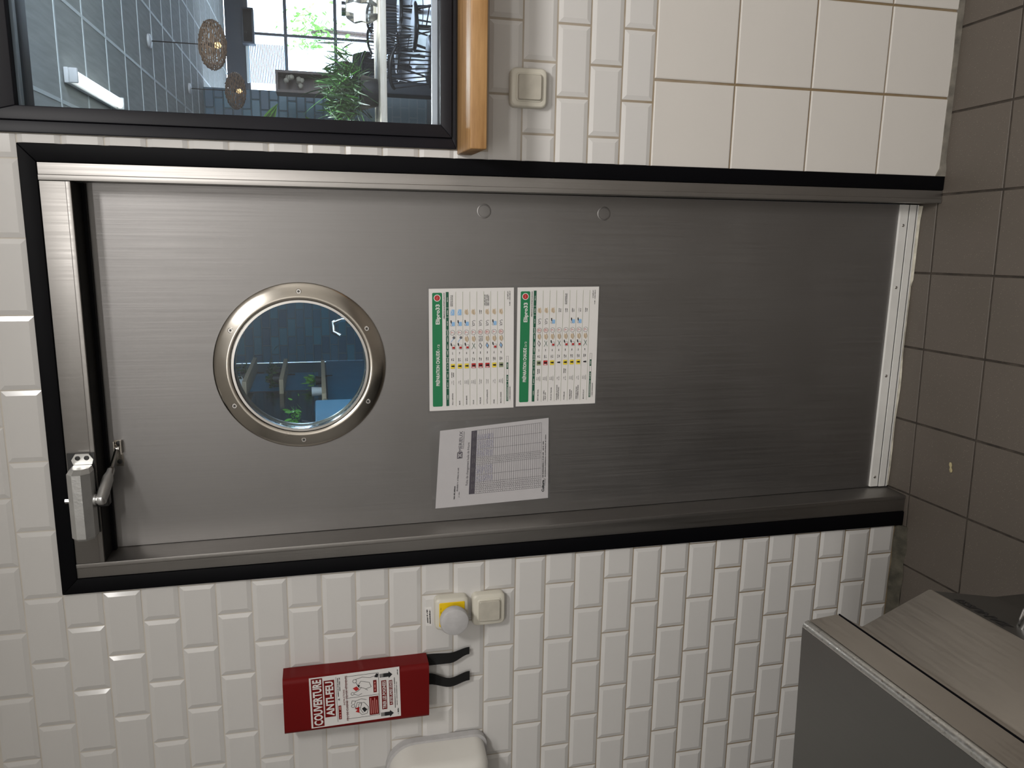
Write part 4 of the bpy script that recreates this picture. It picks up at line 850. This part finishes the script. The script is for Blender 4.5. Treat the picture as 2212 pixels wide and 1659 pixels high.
# boxes on the window lintel (loudspeaker and air curtain)
def lump(u0, v0, u1, v1, y, d, name, m, label, cat, extra=None):
    a = onY(u0, v1, y); c = onY(u1, v0, y); x0, x1 = sorted((a.x, c.x)); z0, z1 = sorted((a.z, c.z))
    t = thing(name, ((x0 + x1) / 2, y, z0), label, cat)
    MB().box((x0, y, z0), (x1, y + d, z1)).build('body', m, t, bevel=0.01)
    MB().box((x0 + 0.03, y - 0.004, z0 + 0.03), (x1 - 0.03, y - 0.0005, z1 - 0.03)).build('grille', BLACK, t)
    MB().box(((x0 + x1) / 2 - 0.03, y + d, (z0 + z1) / 2 - 0.03), ((x0 + x1) / 2 + 0.03, FWY, (z0 + z1) / 2 + 0.03)).build('wall_bracket', TBAR, t)
    return t
lump(523, 16, 546, 93, FWY - 0.30, 0.22, 'loudspeaker', DARKB, 'dark blue box speaker under the ceiling by the bright window', 'loudspeaker')
# blinds / striped curtain hanging by the far window
t = thing('window_blind', (onY(575, 150, FWY).x, FWY - 0.06, wz1 - 1.9), 'pale blue slatted blind hanging in the far window', 'blind')
c0 = onY(545, 185, FWY - 0.06); c1 = onY(545, 60, FWY - 0.06)
for k in range(22):
    z = wz1 - 0.06 - 0.028 * k; MB().box((c0.x + 0.05, FWY - 0.05, z - 0.010), (c1.x - 0.25, FWY - 0.035, z + 0.006)).build('slat', mat('pale_blue_slat', (0.55, 0.72, 0.82), 0.5), t)
MB().box((c0.x + 0.05, FWY - 0.06, wz1 - 0.05), (c1.x - 0.25, FWY - 0.0005, wz1 - 0.01)).build('head_rail', TBAR, t)

# pendants
def pendant(rose, zc, half, hgt, label):
    t = thing('pendant_lamp', (rose.x, rose.y, zc - hgt), label, 'pendant lamp', 'woven pendant lamps in the dining room')
    MB().lathe([(0.0001, 0), (0.06, 0), (0.06, -0.02), (0.02, -0.03), (0.0001, -0.03)], (rose.x, rose.y, HD - 0.0035), (0, 0, 1), 20).build('ceiling_rose', WHITE_P, t, smooth=40)
    MB().cyl((rose.x, rose.y, HD - 0.03), (rose.x, rose.y, zc + 0.05), 0.005, 6).build('cord', BLACK, t)
    b = MB(); NR_ = 13
    for k in range(NR_):
        f = -1 + 2 * (k + 0.5) / NR_; r = half * math.sqrt(max(0.02, 1 - abs(f) ** 2.1)) ; n = 28
        b.tube([(rose.x + r * math.cos(2 * math.pi * q_ / n) + random.gauss(0, .004), rose.y + r * math.sin(2 * math.pi * q_ / n), zc + f * hgt + random.gauss(0, .004)) for q_ in range(n + 1)], 0.0052, 5, cap=False)
    for k in range(20):
        a = 2 * math.pi * k / 20; pts = []
        for j in range(11):
            f = -1 + 2 * j / 10; r = half * math.sqrt(max(0.004, 1 - abs(f) ** 2.1)); a2 = a + 0.5 * f; pts.append((rose.x + r * math.cos(a2), rose.y + r * math.sin(a2), zc + f * hgt))
        b.tube(pts, 0.0045, 5)
    b.build('woven_shade', RATTAN, t, smooth=60)
    MB().cyl((rose.x, rose.y, zc + 0.05), (rose.x, rose.y, zc - 0.01), 0.018, 12).build('lamp_holder', BLACK, t)
    MB().lathe([(0.0001, 0.02), (0.014, 0.015), (0.028, -0.02), (0.026, -0.04), (0.0001, -0.055)], (rose.x, rose.y, zc - 0.02), (0, 0, 1), 16).build('bulb', EM('warm_bulb', (1.0, 0.62, 0.25), 2.5), t, smooth=60)
r1, r2, r3 = onZ(319, 88, HD), onZ(407, 191, HD), onZ(480, 50, HD)
pendant(r1, 2.43, 0.213, 0.118, 'woven rattan pendant lamp hanging clear of the brick wall')
pendant(r2, 2.45, 0.207, 0.116, 'woven rattan pendant lamp hanging in front of the dark brick wall')
# fluorescent batten
ta, tb = onZ(152, 165, HD - 0.04), onZ(258, 232, HD - 0.04)
t = thing('tube_light', ((ta.x + tb.x) / 2, (ta.y + tb.y) / 2, HD - 0.0035), 'long white fluorescent batten on the grey panelled ceiling', 'light')
MB().box((1.70 - 0.045, ta.y, HD - 0.03), (1.70 + 0.045, tb.y, HD - 0.0035)).build('housing', WHITE_P, t, bevel=0.005)
b = MB(); b.tube([(1.70, ta.y + 0.03, HD - 0.052), (1.70, tb.y - 0.03, HD - 0.052)], 0.036, 16, flat=0.6); b.build('diffuser', EM('tube_glow', (0.95, 1.0, 0.97), 1.6), t, smooth=50)
area('tube_light_light', (1.70, (ta.y + tb.y) / 2, HD - 0.085), 0.08, tb.y - ta.y - 0.1, 90, (0.93, 1.0, 0.97))
for y in (ta.y + 0.012, tb.y - 0.012): MB().box((1.70 - 0.043, y - 0.011, HD - 0.078), (1.70 + 0.043, y + 0.011, HD - 0.03)).build('end_cap', WHITE_P, t, bevel=0.006)

# plants
def leaf(b, base, d, ln, wd, droop=0.4, mi=0, seg=4, nrm=None):
    d = Vector(d).normalized(); side = d.cross(nrm or Vector((0, 0, 1))); side = side.normalized() if side.length > 1e-3 else Vector((1, 0, 0)); vs = []
    for k in range(seg + 1):
        f = k / seg; p_ = Vector(base) + d * ln * f - Vector((0, 0, 1)) * droop * ln * f * f; w_ = wd * math.sin(math.pi * (0.12 + 0.88 * f)) * 0.5
        if k == seg: w_ = 0.0005
        vs += [p_ - side * w_, p_ + side * w_]
    b.add(vs, [(2 * k, 2 * k + 1, 2 * k + 3, 2 * k + 2) for k in range(seg)], mi)
def plant(c, n, ln, wd, spread, label, m, pot=None, name='potted_plant', hang=0.0, droop=0.5, seed=1, group=None, shelf=False):
    rn = random.Random(seed); t = thing(name, c, label, 'plant', group)
    b = MB()
    for k in range(n):
        a = rn.uniform(0, 2 * math.pi); e = rn.uniform(0.1, 1.5); d = Vector((math.cos(a) * math.cos(e), math.sin(a) * math.cos(e), math.sin(e)))
        s = Vector((rn.gauss(0, spread), rn.gauss(0, spread), abs(rn.gauss(0, spread * 0.5)) - hang * rn.random()))
        leaf(b, Vector(c) + Vector((0, 0, pot[1] if pot else 0)) + s, d, ln * rn.uniform(0.6, 1.15), wd, droop * rn.uniform(0.4, 1.4), rn.randint(0, len(m) - 1))
    if shelf:
        for v_ in b.v:
            if shelf != 'table': v_.x = max(v_.x, LWX + 0.014 + 0.02 * rn.random())
            v_.z = max(v_.z, c[2] + 0.004 + 0.02 * rn.random())
    b.build('foliage', m, t)
    if pot:
        MB().lathe([(0.0001, 0.001), (pot[0] * 0.75, 0.001), (pot[0], pot[1]), (pot[0] * 0.9, pot[1]), (pot[0] * 0.85, pot[1] * 0.9), (0.0001, pot[1] * 0.9)], c, (0, 0, 1), 20).build('pot', pot[2], t, smooth=40)
    return t
MIDL = mat('mid_leaf', (0.06, 0.20, 0.025), 0.45, var=0.3, vscale=14)
WH = mat('white_pot', (0.7, 0.7, 0.68), 0.4); BLK = mat('black_pot', (0.02, 0.02, 0.022), 0.4)
# partition shelf under the bright window with a planter
py = 5.2; pa = onY(597, 198, py); pc = onY(800, 150, py)
def box_px(u0, v0, u1, v1, y, d): a = onY(u0, v1, y); c = onY(u1, v0, y); return (min(a.x, c.x), y, min(a.z, c.z)), (max(a.x, c.x), y + d, max(a.z, c.z))
lo_, hi_ = box_px(596, 158, 730, 198, 8.6, 0.35)
t = thing('shelf_crate', ((lo_[0] + hi_[0]) / 2, 8.78, lo_[2]), 'dark open crate with dried flowers against the bright window', 'crate')
MB().box(lo_, (lo_[0] + 0.03, hi_[1], hi_[2])).build('side_panel', WOODD, t); MB().box((hi_[0] - 0.03, lo_[1], lo_[2]), hi_).build('side_panel', WOODD, t)
MB().box((lo_[0] + 0.03, lo_[1] + 0.3, lo_[2]), (hi_[0] - 0.03, hi_[1], hi_[2])).build('back_panel', WOODD, t)
MB().box((lo_[0] + 0.03, lo_[1], lo_[2]), (hi_[0] - 0.03, lo_[1] + 0.299, lo_[2] + 0.03)).build('bottom_panel', WOODD, t)
MB().box((lo_[0] + 0.03, lo_[1], hi_[2] - 0.03), (hi_[0] - 0.03, lo_[1] + 0.299, hi_[2])).build('top_panel', WOODD, t)
# pedestal the crate stands on
MB().box((lo_[0] + 0.05, lo_[1] + 0.02, -0.0199), (hi_[0] - 0.05, hi_[1] - 0.02, lo_[2] - 0.0002)).build('plinth', DARKB, bevel=0.01, label='dark painted plinth carrying the dark crate', cat='plinth')
b = MB(); t2 = thing('dried_flowers', ((lo_[0] + hi_[0]) / 2, 8.7, hi_[2] - 0.12), 'bunch of pale dried flowers inside the dark crate', 'flowers')
rn = random.Random(5)
for k in range(9):
    c = Vector((lo_[0] + 0.07 + 0.12 * rn.random(), 8.62 + 0.1 * rn.random(), hi_[2] - 0.07 - 0.25 * rn.random())); MB().lathe([(0.0001, 0.03), (0.02, 0.025), (0.034, 0.0), (0.024, -0.02), (0.0001, -0.028)], c, (rn.random(), -1, rn.random()), 10).build('flower_head', mat('dried_petal', (0.42, 0.38, 0.30), 0.8), t2, smooth=60)
# leafy plant in front of it (dense, with long blades)
pp_ = onY(770, 205, 4.3)
pp_ = onY(790, 200, 4.06)
tt = plant((pp_.x, 4.06, 1.1182), 520, 0.34, 0.013, 0.12, 'bushy green plant with long blades behind the dining glass', [LEAFD, LEAFD, LEAF, MIDL], (0.12, 0.12, BLK), droop=0.45, seed=11, shelf='table')
# striped leaves just behind the glass
st = onY(640, 290, 0.55); st.x = 0.93; t = thing('striped_plant', (st.x, 0.55, st.z), 'plant with yellow edged striped leaves just behind the window frame', 'plant')
for (u0, v0, u1, v1) in ((560, 275, 600, 224), (575, 277, 598, 232), (665, 276, 706, 258), (640, 280, 690, 258), (690, 284, 660, 252)):
    a_, c2 = onY(u0, v0, 0.50), onY(u1, v1, 0.46); b = MB(); leaf(b, a_, c2 - a_, (c2 - a_).length, 0.017, 0.0, 0, 6, Vector((0, 1, 0))); o = b.build('leaf', LEAF2, t)
    b = MB(); leaf(b, a_ - Vector((0, 0.0015, 0)), c2 - a_, (c2 - a_).length * 0.98, 0.007, 0.0, 0, 6, Vector((0, 1, 0))); b.build('leaf_stripe', LEAF, o)
    MB().tube([a_, (st.x * 0.5 + a_.x * 0.5, 0.53, st.z - 0.03), (st.x, 0.55, st.z - 0.16)], 0.003, 6).build('stem', LEAFD, t)
MB().lathe([(0.0001, -0.30), (0.07, -0.30), (0.09, -0.15), (0.08, -0.15), (0.0001, -0.16)], (st.x, 0.55, st.z), (0, 0, 1), 20).build('pot', BLK, t, smooth=40)
MB().box((st.x - 0.14, 0.40, -0.0199), (st.x + 0.14, 0.70, st.z - 0.3004)).build('plant_stand', DARKB, bevel=0.01, label='dark pedestal under the striped plant', cat='stand')

# high table with a pale edge
TY = 3.8
t = thing('high_table', (2.2, TY + 0.3, -0.02), 'tall bar table with a pale wooden top behind the glass', 'table')
WB = wood_mat('pale_wood_edge', (0.60, 0.50, 0.38), (0.78, 0.70, 0.58), 0)
MB().box((1.35, TY, 1.075), (3.6, TY + 0.55, 1.118)).build('tabletop', WB, t, bevel=0.004)
for x in (1.45, 3.5):
    for y in (TY + 0.06, TY + 0.49): MB().box((x - 0.02, y - 0.02, -0.0199), (x + 0.02, y + 0.02, 1.0748)).build('leg', BLACK, t)
# glass jar and chrome tap standing on it
c = Vector((onY(755, 20, TY + 0.2).x, TY + 0.2, 1.1185))
t = thing('glass_jar', c, 'faceted glass jar standing on the tall bar table', 'jar')
MB().lathe([(0.0001, 0), (0.05, 0.0), (0.085, 0.05), (0.075, 0.10), (0.09, 0.15), (0.06, 0.20), (0.04, 0.21)], c, (0, 0, 1), 8).build('body', glass_mat('jar_glass', (0.8, 0.78, 0.72), 0.15), t)
MB().lathe([(0.0001, 0.235), (0.046, 0.235), (0.046, 0.21), (0.0001, 0.21)], c, (0, 0, 1), 16).build('lid', CHROME, t, smooth=40)

# chairs with spindle backs
def make_chair(loc, rz, label, m):
    t = thing('spindle_chair', loc, label, 'chair', 'black spindle chairs in the dining room'); T = Matrix.Translation(loc) @ Matrix.Rotation(rz, 4, 'Z'); X = lambda x, y, z: T @ Vector((x, y, z))
    b = MB(); loft(b, [[X(x, y, z) for x, y in rrect(-0.21 * k, -0.21 * k, 0.21 * k, 0.21 * k, 0.09)] for z, k in ((0.435, 0.9), (0.45, 1.0), (0.465, 1.0), (0.475, 0.95))]); b.build('seat', m, t, smooth=40)
    for sx in (-1, 1):
        for sy in (-1, 1): MB().tube([X(sx * 0.13, sy * 0.13, 0.44), X(sx * 0.21, sy * 0.21, 0.0)], [0.016, 0.010], 8).build('leg', m, t, smooth=50)
        MB().tube([X(sx * 0.155, 0.155, 0.3), X(sx * 0.155, -0.155, 0.3)], 0.008, 6).build('stretcher', m, t)
    pts = [X(0.20 * math.cos(a), 0.17 + 0.05 * math.sin(a) + 0.03, 0.86 - 0.05 * abs(math.cos(a)) ** 3) for a in [math.pi * k / 10 for k in range(11)]]
    MB().tube(pts, 0.016, 8).build('top_rail', m, t, smooth=50)
    for k in range(9):
        f = -1 + 2 * k / 8; a = math.acos(max(-1, min(1, f * 0.98))); MB().tube([X(f * 0.15, 0.17, 0.46), X(0.20 * math.cos(a), 0.20 + 0.05 * math.sin(a), 0.86 - 0.05 * abs(math.cos(a)) ** 3)], 0.007, 6).build('spindle', m, t)
    return t
CH = mat('black_chair_paint', (0.015, 0.016, 0.02), 0.35)
for (u, v, y, rz, lb) in ((870, 130, 6.4, 2.6, 'black spindle back chair under the pale edged bar table'), (860, 55, 7.6, 0.5, 'black spindle back chair between bar table and bright window'), (800, 110, 9.6, 3.6, 'black spindle back chair beside the seated person'), (800, 20, 9.2, 0.2, 'black spindle back chair facing the bright far window')):
    c = onY(u, v, y); make_chair(Vector((c.x, y, -0.0198)), rz, lb, CH)
hx = onY(755, 145, 11.0)
c = Vector((hx.x + 0.75, 10.6, -0.0198))
t = thing('dining_table', c, 'black square dining table in front of the seated person', 'table')
MB().box((c.x - 0.35, c.y - 0.35, 0.70), (c.x + 0.35, c.y + 0.35, 0.735)).build('tabletop', CH, t, bevel=0.006); MB().tube([c, c + Vector((0, 0, 0.719))], 0.035, 12).build('column', CH, t, smooth=40); MB().lathe([(0.0001, 0.02), (0.06, 0.02), (0.22, 0.008), (0.22, 0.0), (0.0001, 0.0)], c, (0, 0, 1), 24).build('foot', CH, t, smooth=40)

# seated person seen from behind, as a dark figure against the window
pn = thing('person', (hx.x, 11.0, -0.0198), 'seated person in dark clothes seen from behind against the bright window', 'person')
ox, oy = hx.x, 11.0
J = {'pel': (0, 0, .585), 'wa': (0, .02, .70), 'ch': (0, .06, .84), 'nk': (0, .09, .955), 'hd0': (0, .10, 1.00), 'ls': (-.17, .07, .90), 'rs': (.17, .07, .90), 'le': (-.23, .14, .69), 're': (.23, .14, .69), 'lw': (-.15, .36, .72), 'rw': (.15, .36, .72), 'lh': (-.10, .02, .575), 'rh': (.10, .02, .575), 'lk': (-.13, .43, .52), 'rk': (.13, .43, .52), 'la': (-.13, .42, .08), 'ra': (.13, .42, .08), 'lt': (-.13, .56, .035), 'rt': (.13, .56, .035)}
Ed = [('pel', 'wa'), ('wa', 'ch'), ('ch', 'nk'), ('nk', 'hd0'), ('ch', 'ls'), ('ch', 'rs'), ('ls', 'le'), ('rs', 're'), ('le', 'lw'), ('re', 'rw'), ('pel', 'lh'), ('pel', 'rh'), ('lh', 'lk'), ('rh', 'rk'), ('lk', 'la'), ('rk', 'ra'), ('la', 'lt'), ('ra', 'rt')]
RD = {'pel': .125, 'wa': .135, 'ch': .145, 'nk': .06, 'hd0': .058, 'ls': .068, 'rs': .068, 'le': .048, 're': .048, 'lw': .032, 'rw': .032, 'lh': .095, 'rh': .095, 'lk': .066, 'rk': .066, 'la': .042, 'ra': .042, 'lt': .034, 'rt': .034}
ks = list(J); me = bpy.data.meshes.new('body'); me.from_pydata([Vector(J[k]) for k in ks], [(ks.index(a_), ks.index(c2)) for a_, c2 in Ed], [])
bo = bpy.data.objects.new('body', me); COL.objects.link(bo); bo.parent = pn; bo.location = (0, 0, 0.0198)
bo.modifiers.new('skin', 'SKIN'); sv = me.skin_vertices[0].data
for k, d_ in zip(ks, sv): d_.radius = (RD[k], RD[k] * (0.75 if k in ('pel', 'wa', 'ch') else 1)); d_.use_root = (k == 'pel')
bo.modifiers.new('sub', 'SUBSURF').levels = 2; bo.modifiers['sub'].render_levels = 2; me.materials.append(mat('dark_clothes', (0.02, 0.022, 0.03), 0.8))
MB().lathe([(0.0001, -0.125), (0.05, -0.11), (0.078, -0.06), (0.088, 0.0), (0.084, 0.05), (0.06, 0.10), (0.0001, 0.118)], (ox, oy + 0.105, 1.075), (0, 0.05, 1), 20).build('head', mat('skin', (0.38, 0.22, 0.15), 0.55), pn, smooth=60)
b = MB(); b.lathe([(0.0001, 0.128), (0.065, 0.108), (0.094, 0.052), (0.098, 0.0), (0.090, -0.05), (0.07, -0.085), (0.0001, -0.09)], (ox, oy + 0.092, 1.08), (0, 0.05, 1), 22)
rn = random.Random(4)
for k in range(60):
    a = rn.uniform(0, 6.28); f = rn.uniform(-0.3, 1); r = 0.094 * math.sqrt(max(.05, 1 - f * f)); b.tube([(ox + r * math.cos(a), oy + .092 + r * math.sin(a), 1.08 + .11 * f), (ox + 1.25 * r * math.cos(a + .2), oy + .092 + 1.25 * r * math.sin(a + .2), 1.08 + .125 * f)], [.006, .001], 4)
b.build('hair', mat('brown_hair', (0.045, 0.025, 0.018), 0.7), pn, smooth=60)
for sx in (-1, 1):
    MB().lathe([(0.0001, -0.01), (0.016, -0.006), (0.02, 0.004), (0.0001, 0.01)], (ox + sx * 0.094, oy + 0.11, 1.06), (sx, 0, 0), 10).build('ear', MATS['skin'], pn, smooth=60)
    wv = Vector((ox + sx * 0.15, oy + 0.36, 0.72)); b = MB(); loft(b, [[wv + Vector((0.035 * px_, 0.0 + f * 0.09, 0.016 * pz_)) for px_, pz_ in ((-1, -1), (1, -1), (1, 1), (-1, 1))] for f in (0, 0.5, 1)])
    for k in range(4): b.tube([wv + Vector((-0.027 + 0.018 * k, 0.085, 0)), wv + Vector((-0.027 + 0.018 * k, 0.125, -0.004)), wv + Vector((-0.027 + 0.018 * k, 0.15 + 0.01 * (k in (1, 2)), -0.022))], [.0085, .008, .006], 6)
    b.tube([wv + Vector((-sx * 0.03, 0.03, 0)), wv + Vector((-sx * 0.055, 0.065, -0.008)), wv + Vector((-sx * 0.05, 0.095, -0.02))], [.0105, .009, .007], 6); b.build('hand', MATS['skin'], pn, smooth=50)
make_chair(Vector((ox, 11.02, -0.0198)), math.pi, 'black spindle back chair that the person sits on', CH)

# things on the blue side wall seen through the porthole
SX = -0.95
for (u, v, uf, vf, lb) in ((527, 825, 548, 772, 'topmost'), (607, 820, 612, 775, 'middle'), (700, 850, 695, 778, 'lowest')):
    a_, f_ = onX(u, v, SX), onX(uf, vf, SX)
    t = thing('wall_shelf', (SX - 0.08, (a_.y + f_.y) / 2, a_.z), lb + ' wooden shelf on the blue wall seen through the porthole', 'shelf')
    MB().box((LWX + 0.0003, a_.y, a_.z - 0.024), (SX, f_.y, a_.z + 0.024)).build('board', WOODL, t, bevel=0.003)
    for y in (a_.y + 0.15, f_.y - 0.15): MB().box((LWX + 0.0003, y - 0.012, a_.z - 0.12), (LWX + 0.02, y + 0.012, a_.z - 0.0242)).build('bracket', BLACK, t)
def roll(u, v, lb):
    c = onX(u, v, SX - 0.07); return c
za_ = onX(527, 825, SX).z + 0.0242; ya_ = onX(527, 825, SX).y
for dy, r, lb in ((0.12, 0.052, 'white cup on the topmost shelf end'), (0.36, 0.048, 'white beaker behind the cup on the topmost shelf')):
    t = thing('cup', (SX - 0.08, ya_ + dy, za_), lb, 'cup'); MB().lathe([(0.0001, 0), (r * 0.9, 0), (r, 0.10), (r * 0.93, 0.10), (r * 0.85, 0.01), (0.0001, 0.01)], (SX - 0.08, ya_ + dy, za_), (0, 0, 1), 20).build('body', WH, t, smooth=40)
    MB().tube([(SX - 0.08 + r * 0.9, ya_ + dy, za_ + 0.08), (SX - 0.08 + r + 0.03, ya_ + dy, za_ + 0.065), (SX - 0.08 + r + 0.028, ya_ + dy, za_ + 0.035), (SX - 0.08 + r * 0.9, ya_ + dy, za_ + 0.02)], 0.006, 8).build('handle', WH, t, smooth=50)
zb_ = onX(700, 850, SX).z + 0.0242; yb_ = onX(700, 850, SX).y
t = thing('cup', (SX - 0.07, yb_ + 0.45, zb_), 'white cup standing on the lowest shelf', 'cup'); MB().lathe([(0.0001, 0), (0.048, 0), (0.055, 0.11), (0.05, 0.11), (0.045, 0.01), (0.0001, 0.01)], (SX - 0.07, yb_ + 0.45, zb_), (0, 0, 1), 20).build('body', WH, t, smooth=40)
zm_ = onX(607, 820, SX).z + 0.0242; ym_ = onX(607, 820, SX).y
plant((SX - 0.08, ym_ + 0.45, zm_), 90, 0.14, 0.02, 0.04, 'trailing green plant on the middle shelf', [LEAF, LEAFD], (0.07, 0.09, BLK), hang=0.0, droop=0.8, seed=21, shelf=True)
plant((SX - 0.08, ym_ + 0.92, zm_), 90, 0.16, 0.02, 0.07, 'spreading dark green plant at the back of the middle shelf', [LEAFD, LEAF], (0.07, 0.09, BLK), droop=0.9, seed=22, shelf=True)
plant((SX - 0.08, yb_ + 1.15, zb_), 70, 0.16, 0.016, 0.03, 'bright green grassy plant on the lowest shelf', [LEAF2], (0.06, 0.07, BLK), droop=0.3, seed=23, shelf=True)
plant((SX - 0.08, ya_ + 0.75, za_), 70, 0.18, 0.02, 0.06, 'dark leafy plant on the topmost shelf', [LEAFD, LEAF], (0.07, 0.08, BLK), hang=0.15, droop=1.0, seed=24, shelf=True)
bp0, bp1 = onX(510, 842, LWX + 0.01), onX(676, 930, LWX + 0.01)
t = thing('black_panel', (LWX + 0.01, 4.6, 1.45), 'large glossy black panel hanging on the blue wall below the shelves', 'panel')
bz0 = onX(678, 880, LWX + 0.03).z
MB().box((LWX + 0.0125, 3.7, bz0), (LWX + 0.03, onX(600, 845, LWX + 0.03).y, 2.9)).build('sheet', mat('gloss_black', (0.006, 0.007, 0.01), 0.12), t)
b = MB(); y1_ = onX(600, 845, LWX + 0.03).y
for y in (3.7, y1_ - 0.02): b.box((LWX + 0.0303, y, bz0), (LWX + 0.036, y + 0.02, 2.9))
b.box((LWX + 0.0303, 3.72, bz0), (LWX + 0.036, y1_ - 0.02, bz0 + 0.02)); b.build('edge_strip', DARKB, t)
lp = onY(640, 936, 2.4)
plant((lp.x, 2.4, lp.z - 0.10), 230, 0.05, 0.014, 0.065, 'bright lime green plant low in the porthole view', [LEAF2], (0.07, 0.07, BLK), droop=0.3, seed=31)
MB().box((LWX + 0.05, 2.15, -0.0199), (lp.x + 0.12, 2.65, lp.z - 0.1004)).build('low_cabinet', BLUEW, bevel=0.008, label='blue cabinet carrying the lime green plant', cat='cabinet')
ob = onX(705, 905, SX); t = thing('wall_shelf', (SX - 0.08, ob.y + 0.2, ob.z), 'short wooden shelf end beside the lime green plant', 'shelf')
MB().box((LWX + 0.0003, ob.y, ob.z - 0.02), (SX, ob.y + 0.9, ob.z + 0.02)).build('board', WOODL, t, bevel=0.003)
tp = onY(738, 690, 3.0)
t = thing('chrome_tap', (tp.x, 3.0, tp.z - 0.16), 'shiny chrome bar tap at the edge of the porthole view', 'tap')
MB().tube([(tp.x, 3.0, tp.z - 0.16), (tp.x, 3.0, tp.z), (tp.x - 0.02, 2.99, tp.z + 0.05), (tp.x - 0.07, 2.97, tp.z + 0.05), (tp.x - 0.09, 2.96, tp.z + 0.01)], 0.014, 12).build('spout', CHROME, t, smooth=50)
MB().lathe([(0.0001, 0.05), (0.02, 0.045), (0.026, 0.02), (0.018, 0.0), (0.0001, -0.002)], (tp.x + 0.0, 2.98, tp.z - 0.05), (0, -1, 0.2), 16).build('lever', CHROME, t, smooth=50)
MB().box((tp.x - 0.2, 2.7, -0.0199), (tp.x + 0.5, 3.3, tp.z - 0.1604)).build('sink_unit', WOODD, bevel=0.008, label='dark wooden bar unit carrying the chrome tap', cat='cabinet')

# ---- outside the far window: ground, tree, ochre wall
MB().box((-4, FWY + 3.0, -0.2), (20, 30, -0.05)).build('ground', mat('pale_paving', (0.55, 0.54, 0.52), 0.9), kind='structure')
tc = onY(672, 70, 17.5); t = thing('tree', (tc.x, 17.5, -0.05), 'small light green tree outside the far window', 'tree')
MB().tube([(tc.x, 17.5, -0.05), (tc.x + 0.05, 17.5, tc.z - 0.3), (tc.x, 17.5, tc.z)], [0.07, 0.05, 0.03], 8).build('trunk', WOODD, t, smooth=50)
b = MB(); rn = random.Random(9)
for k in range(420):
    d = Vector((rn.gauss(0, .25), rn.gauss(0, .25), rn.gauss(0, .28))); leaf(b, Vector((tc.x, 17.5, tc.z)) + d, (rn.gauss(0, 1), rn.gauss(0, 1), rn.gauss(0, 1)), 0.13, 0.07, 0.2, 0, 2)
b.build('foliage', mat('tree_leaf', (0.20, 0.42, 0.06), 0.5, var=0.3, vscale=9), t)  # foliage in one lime green with random variation
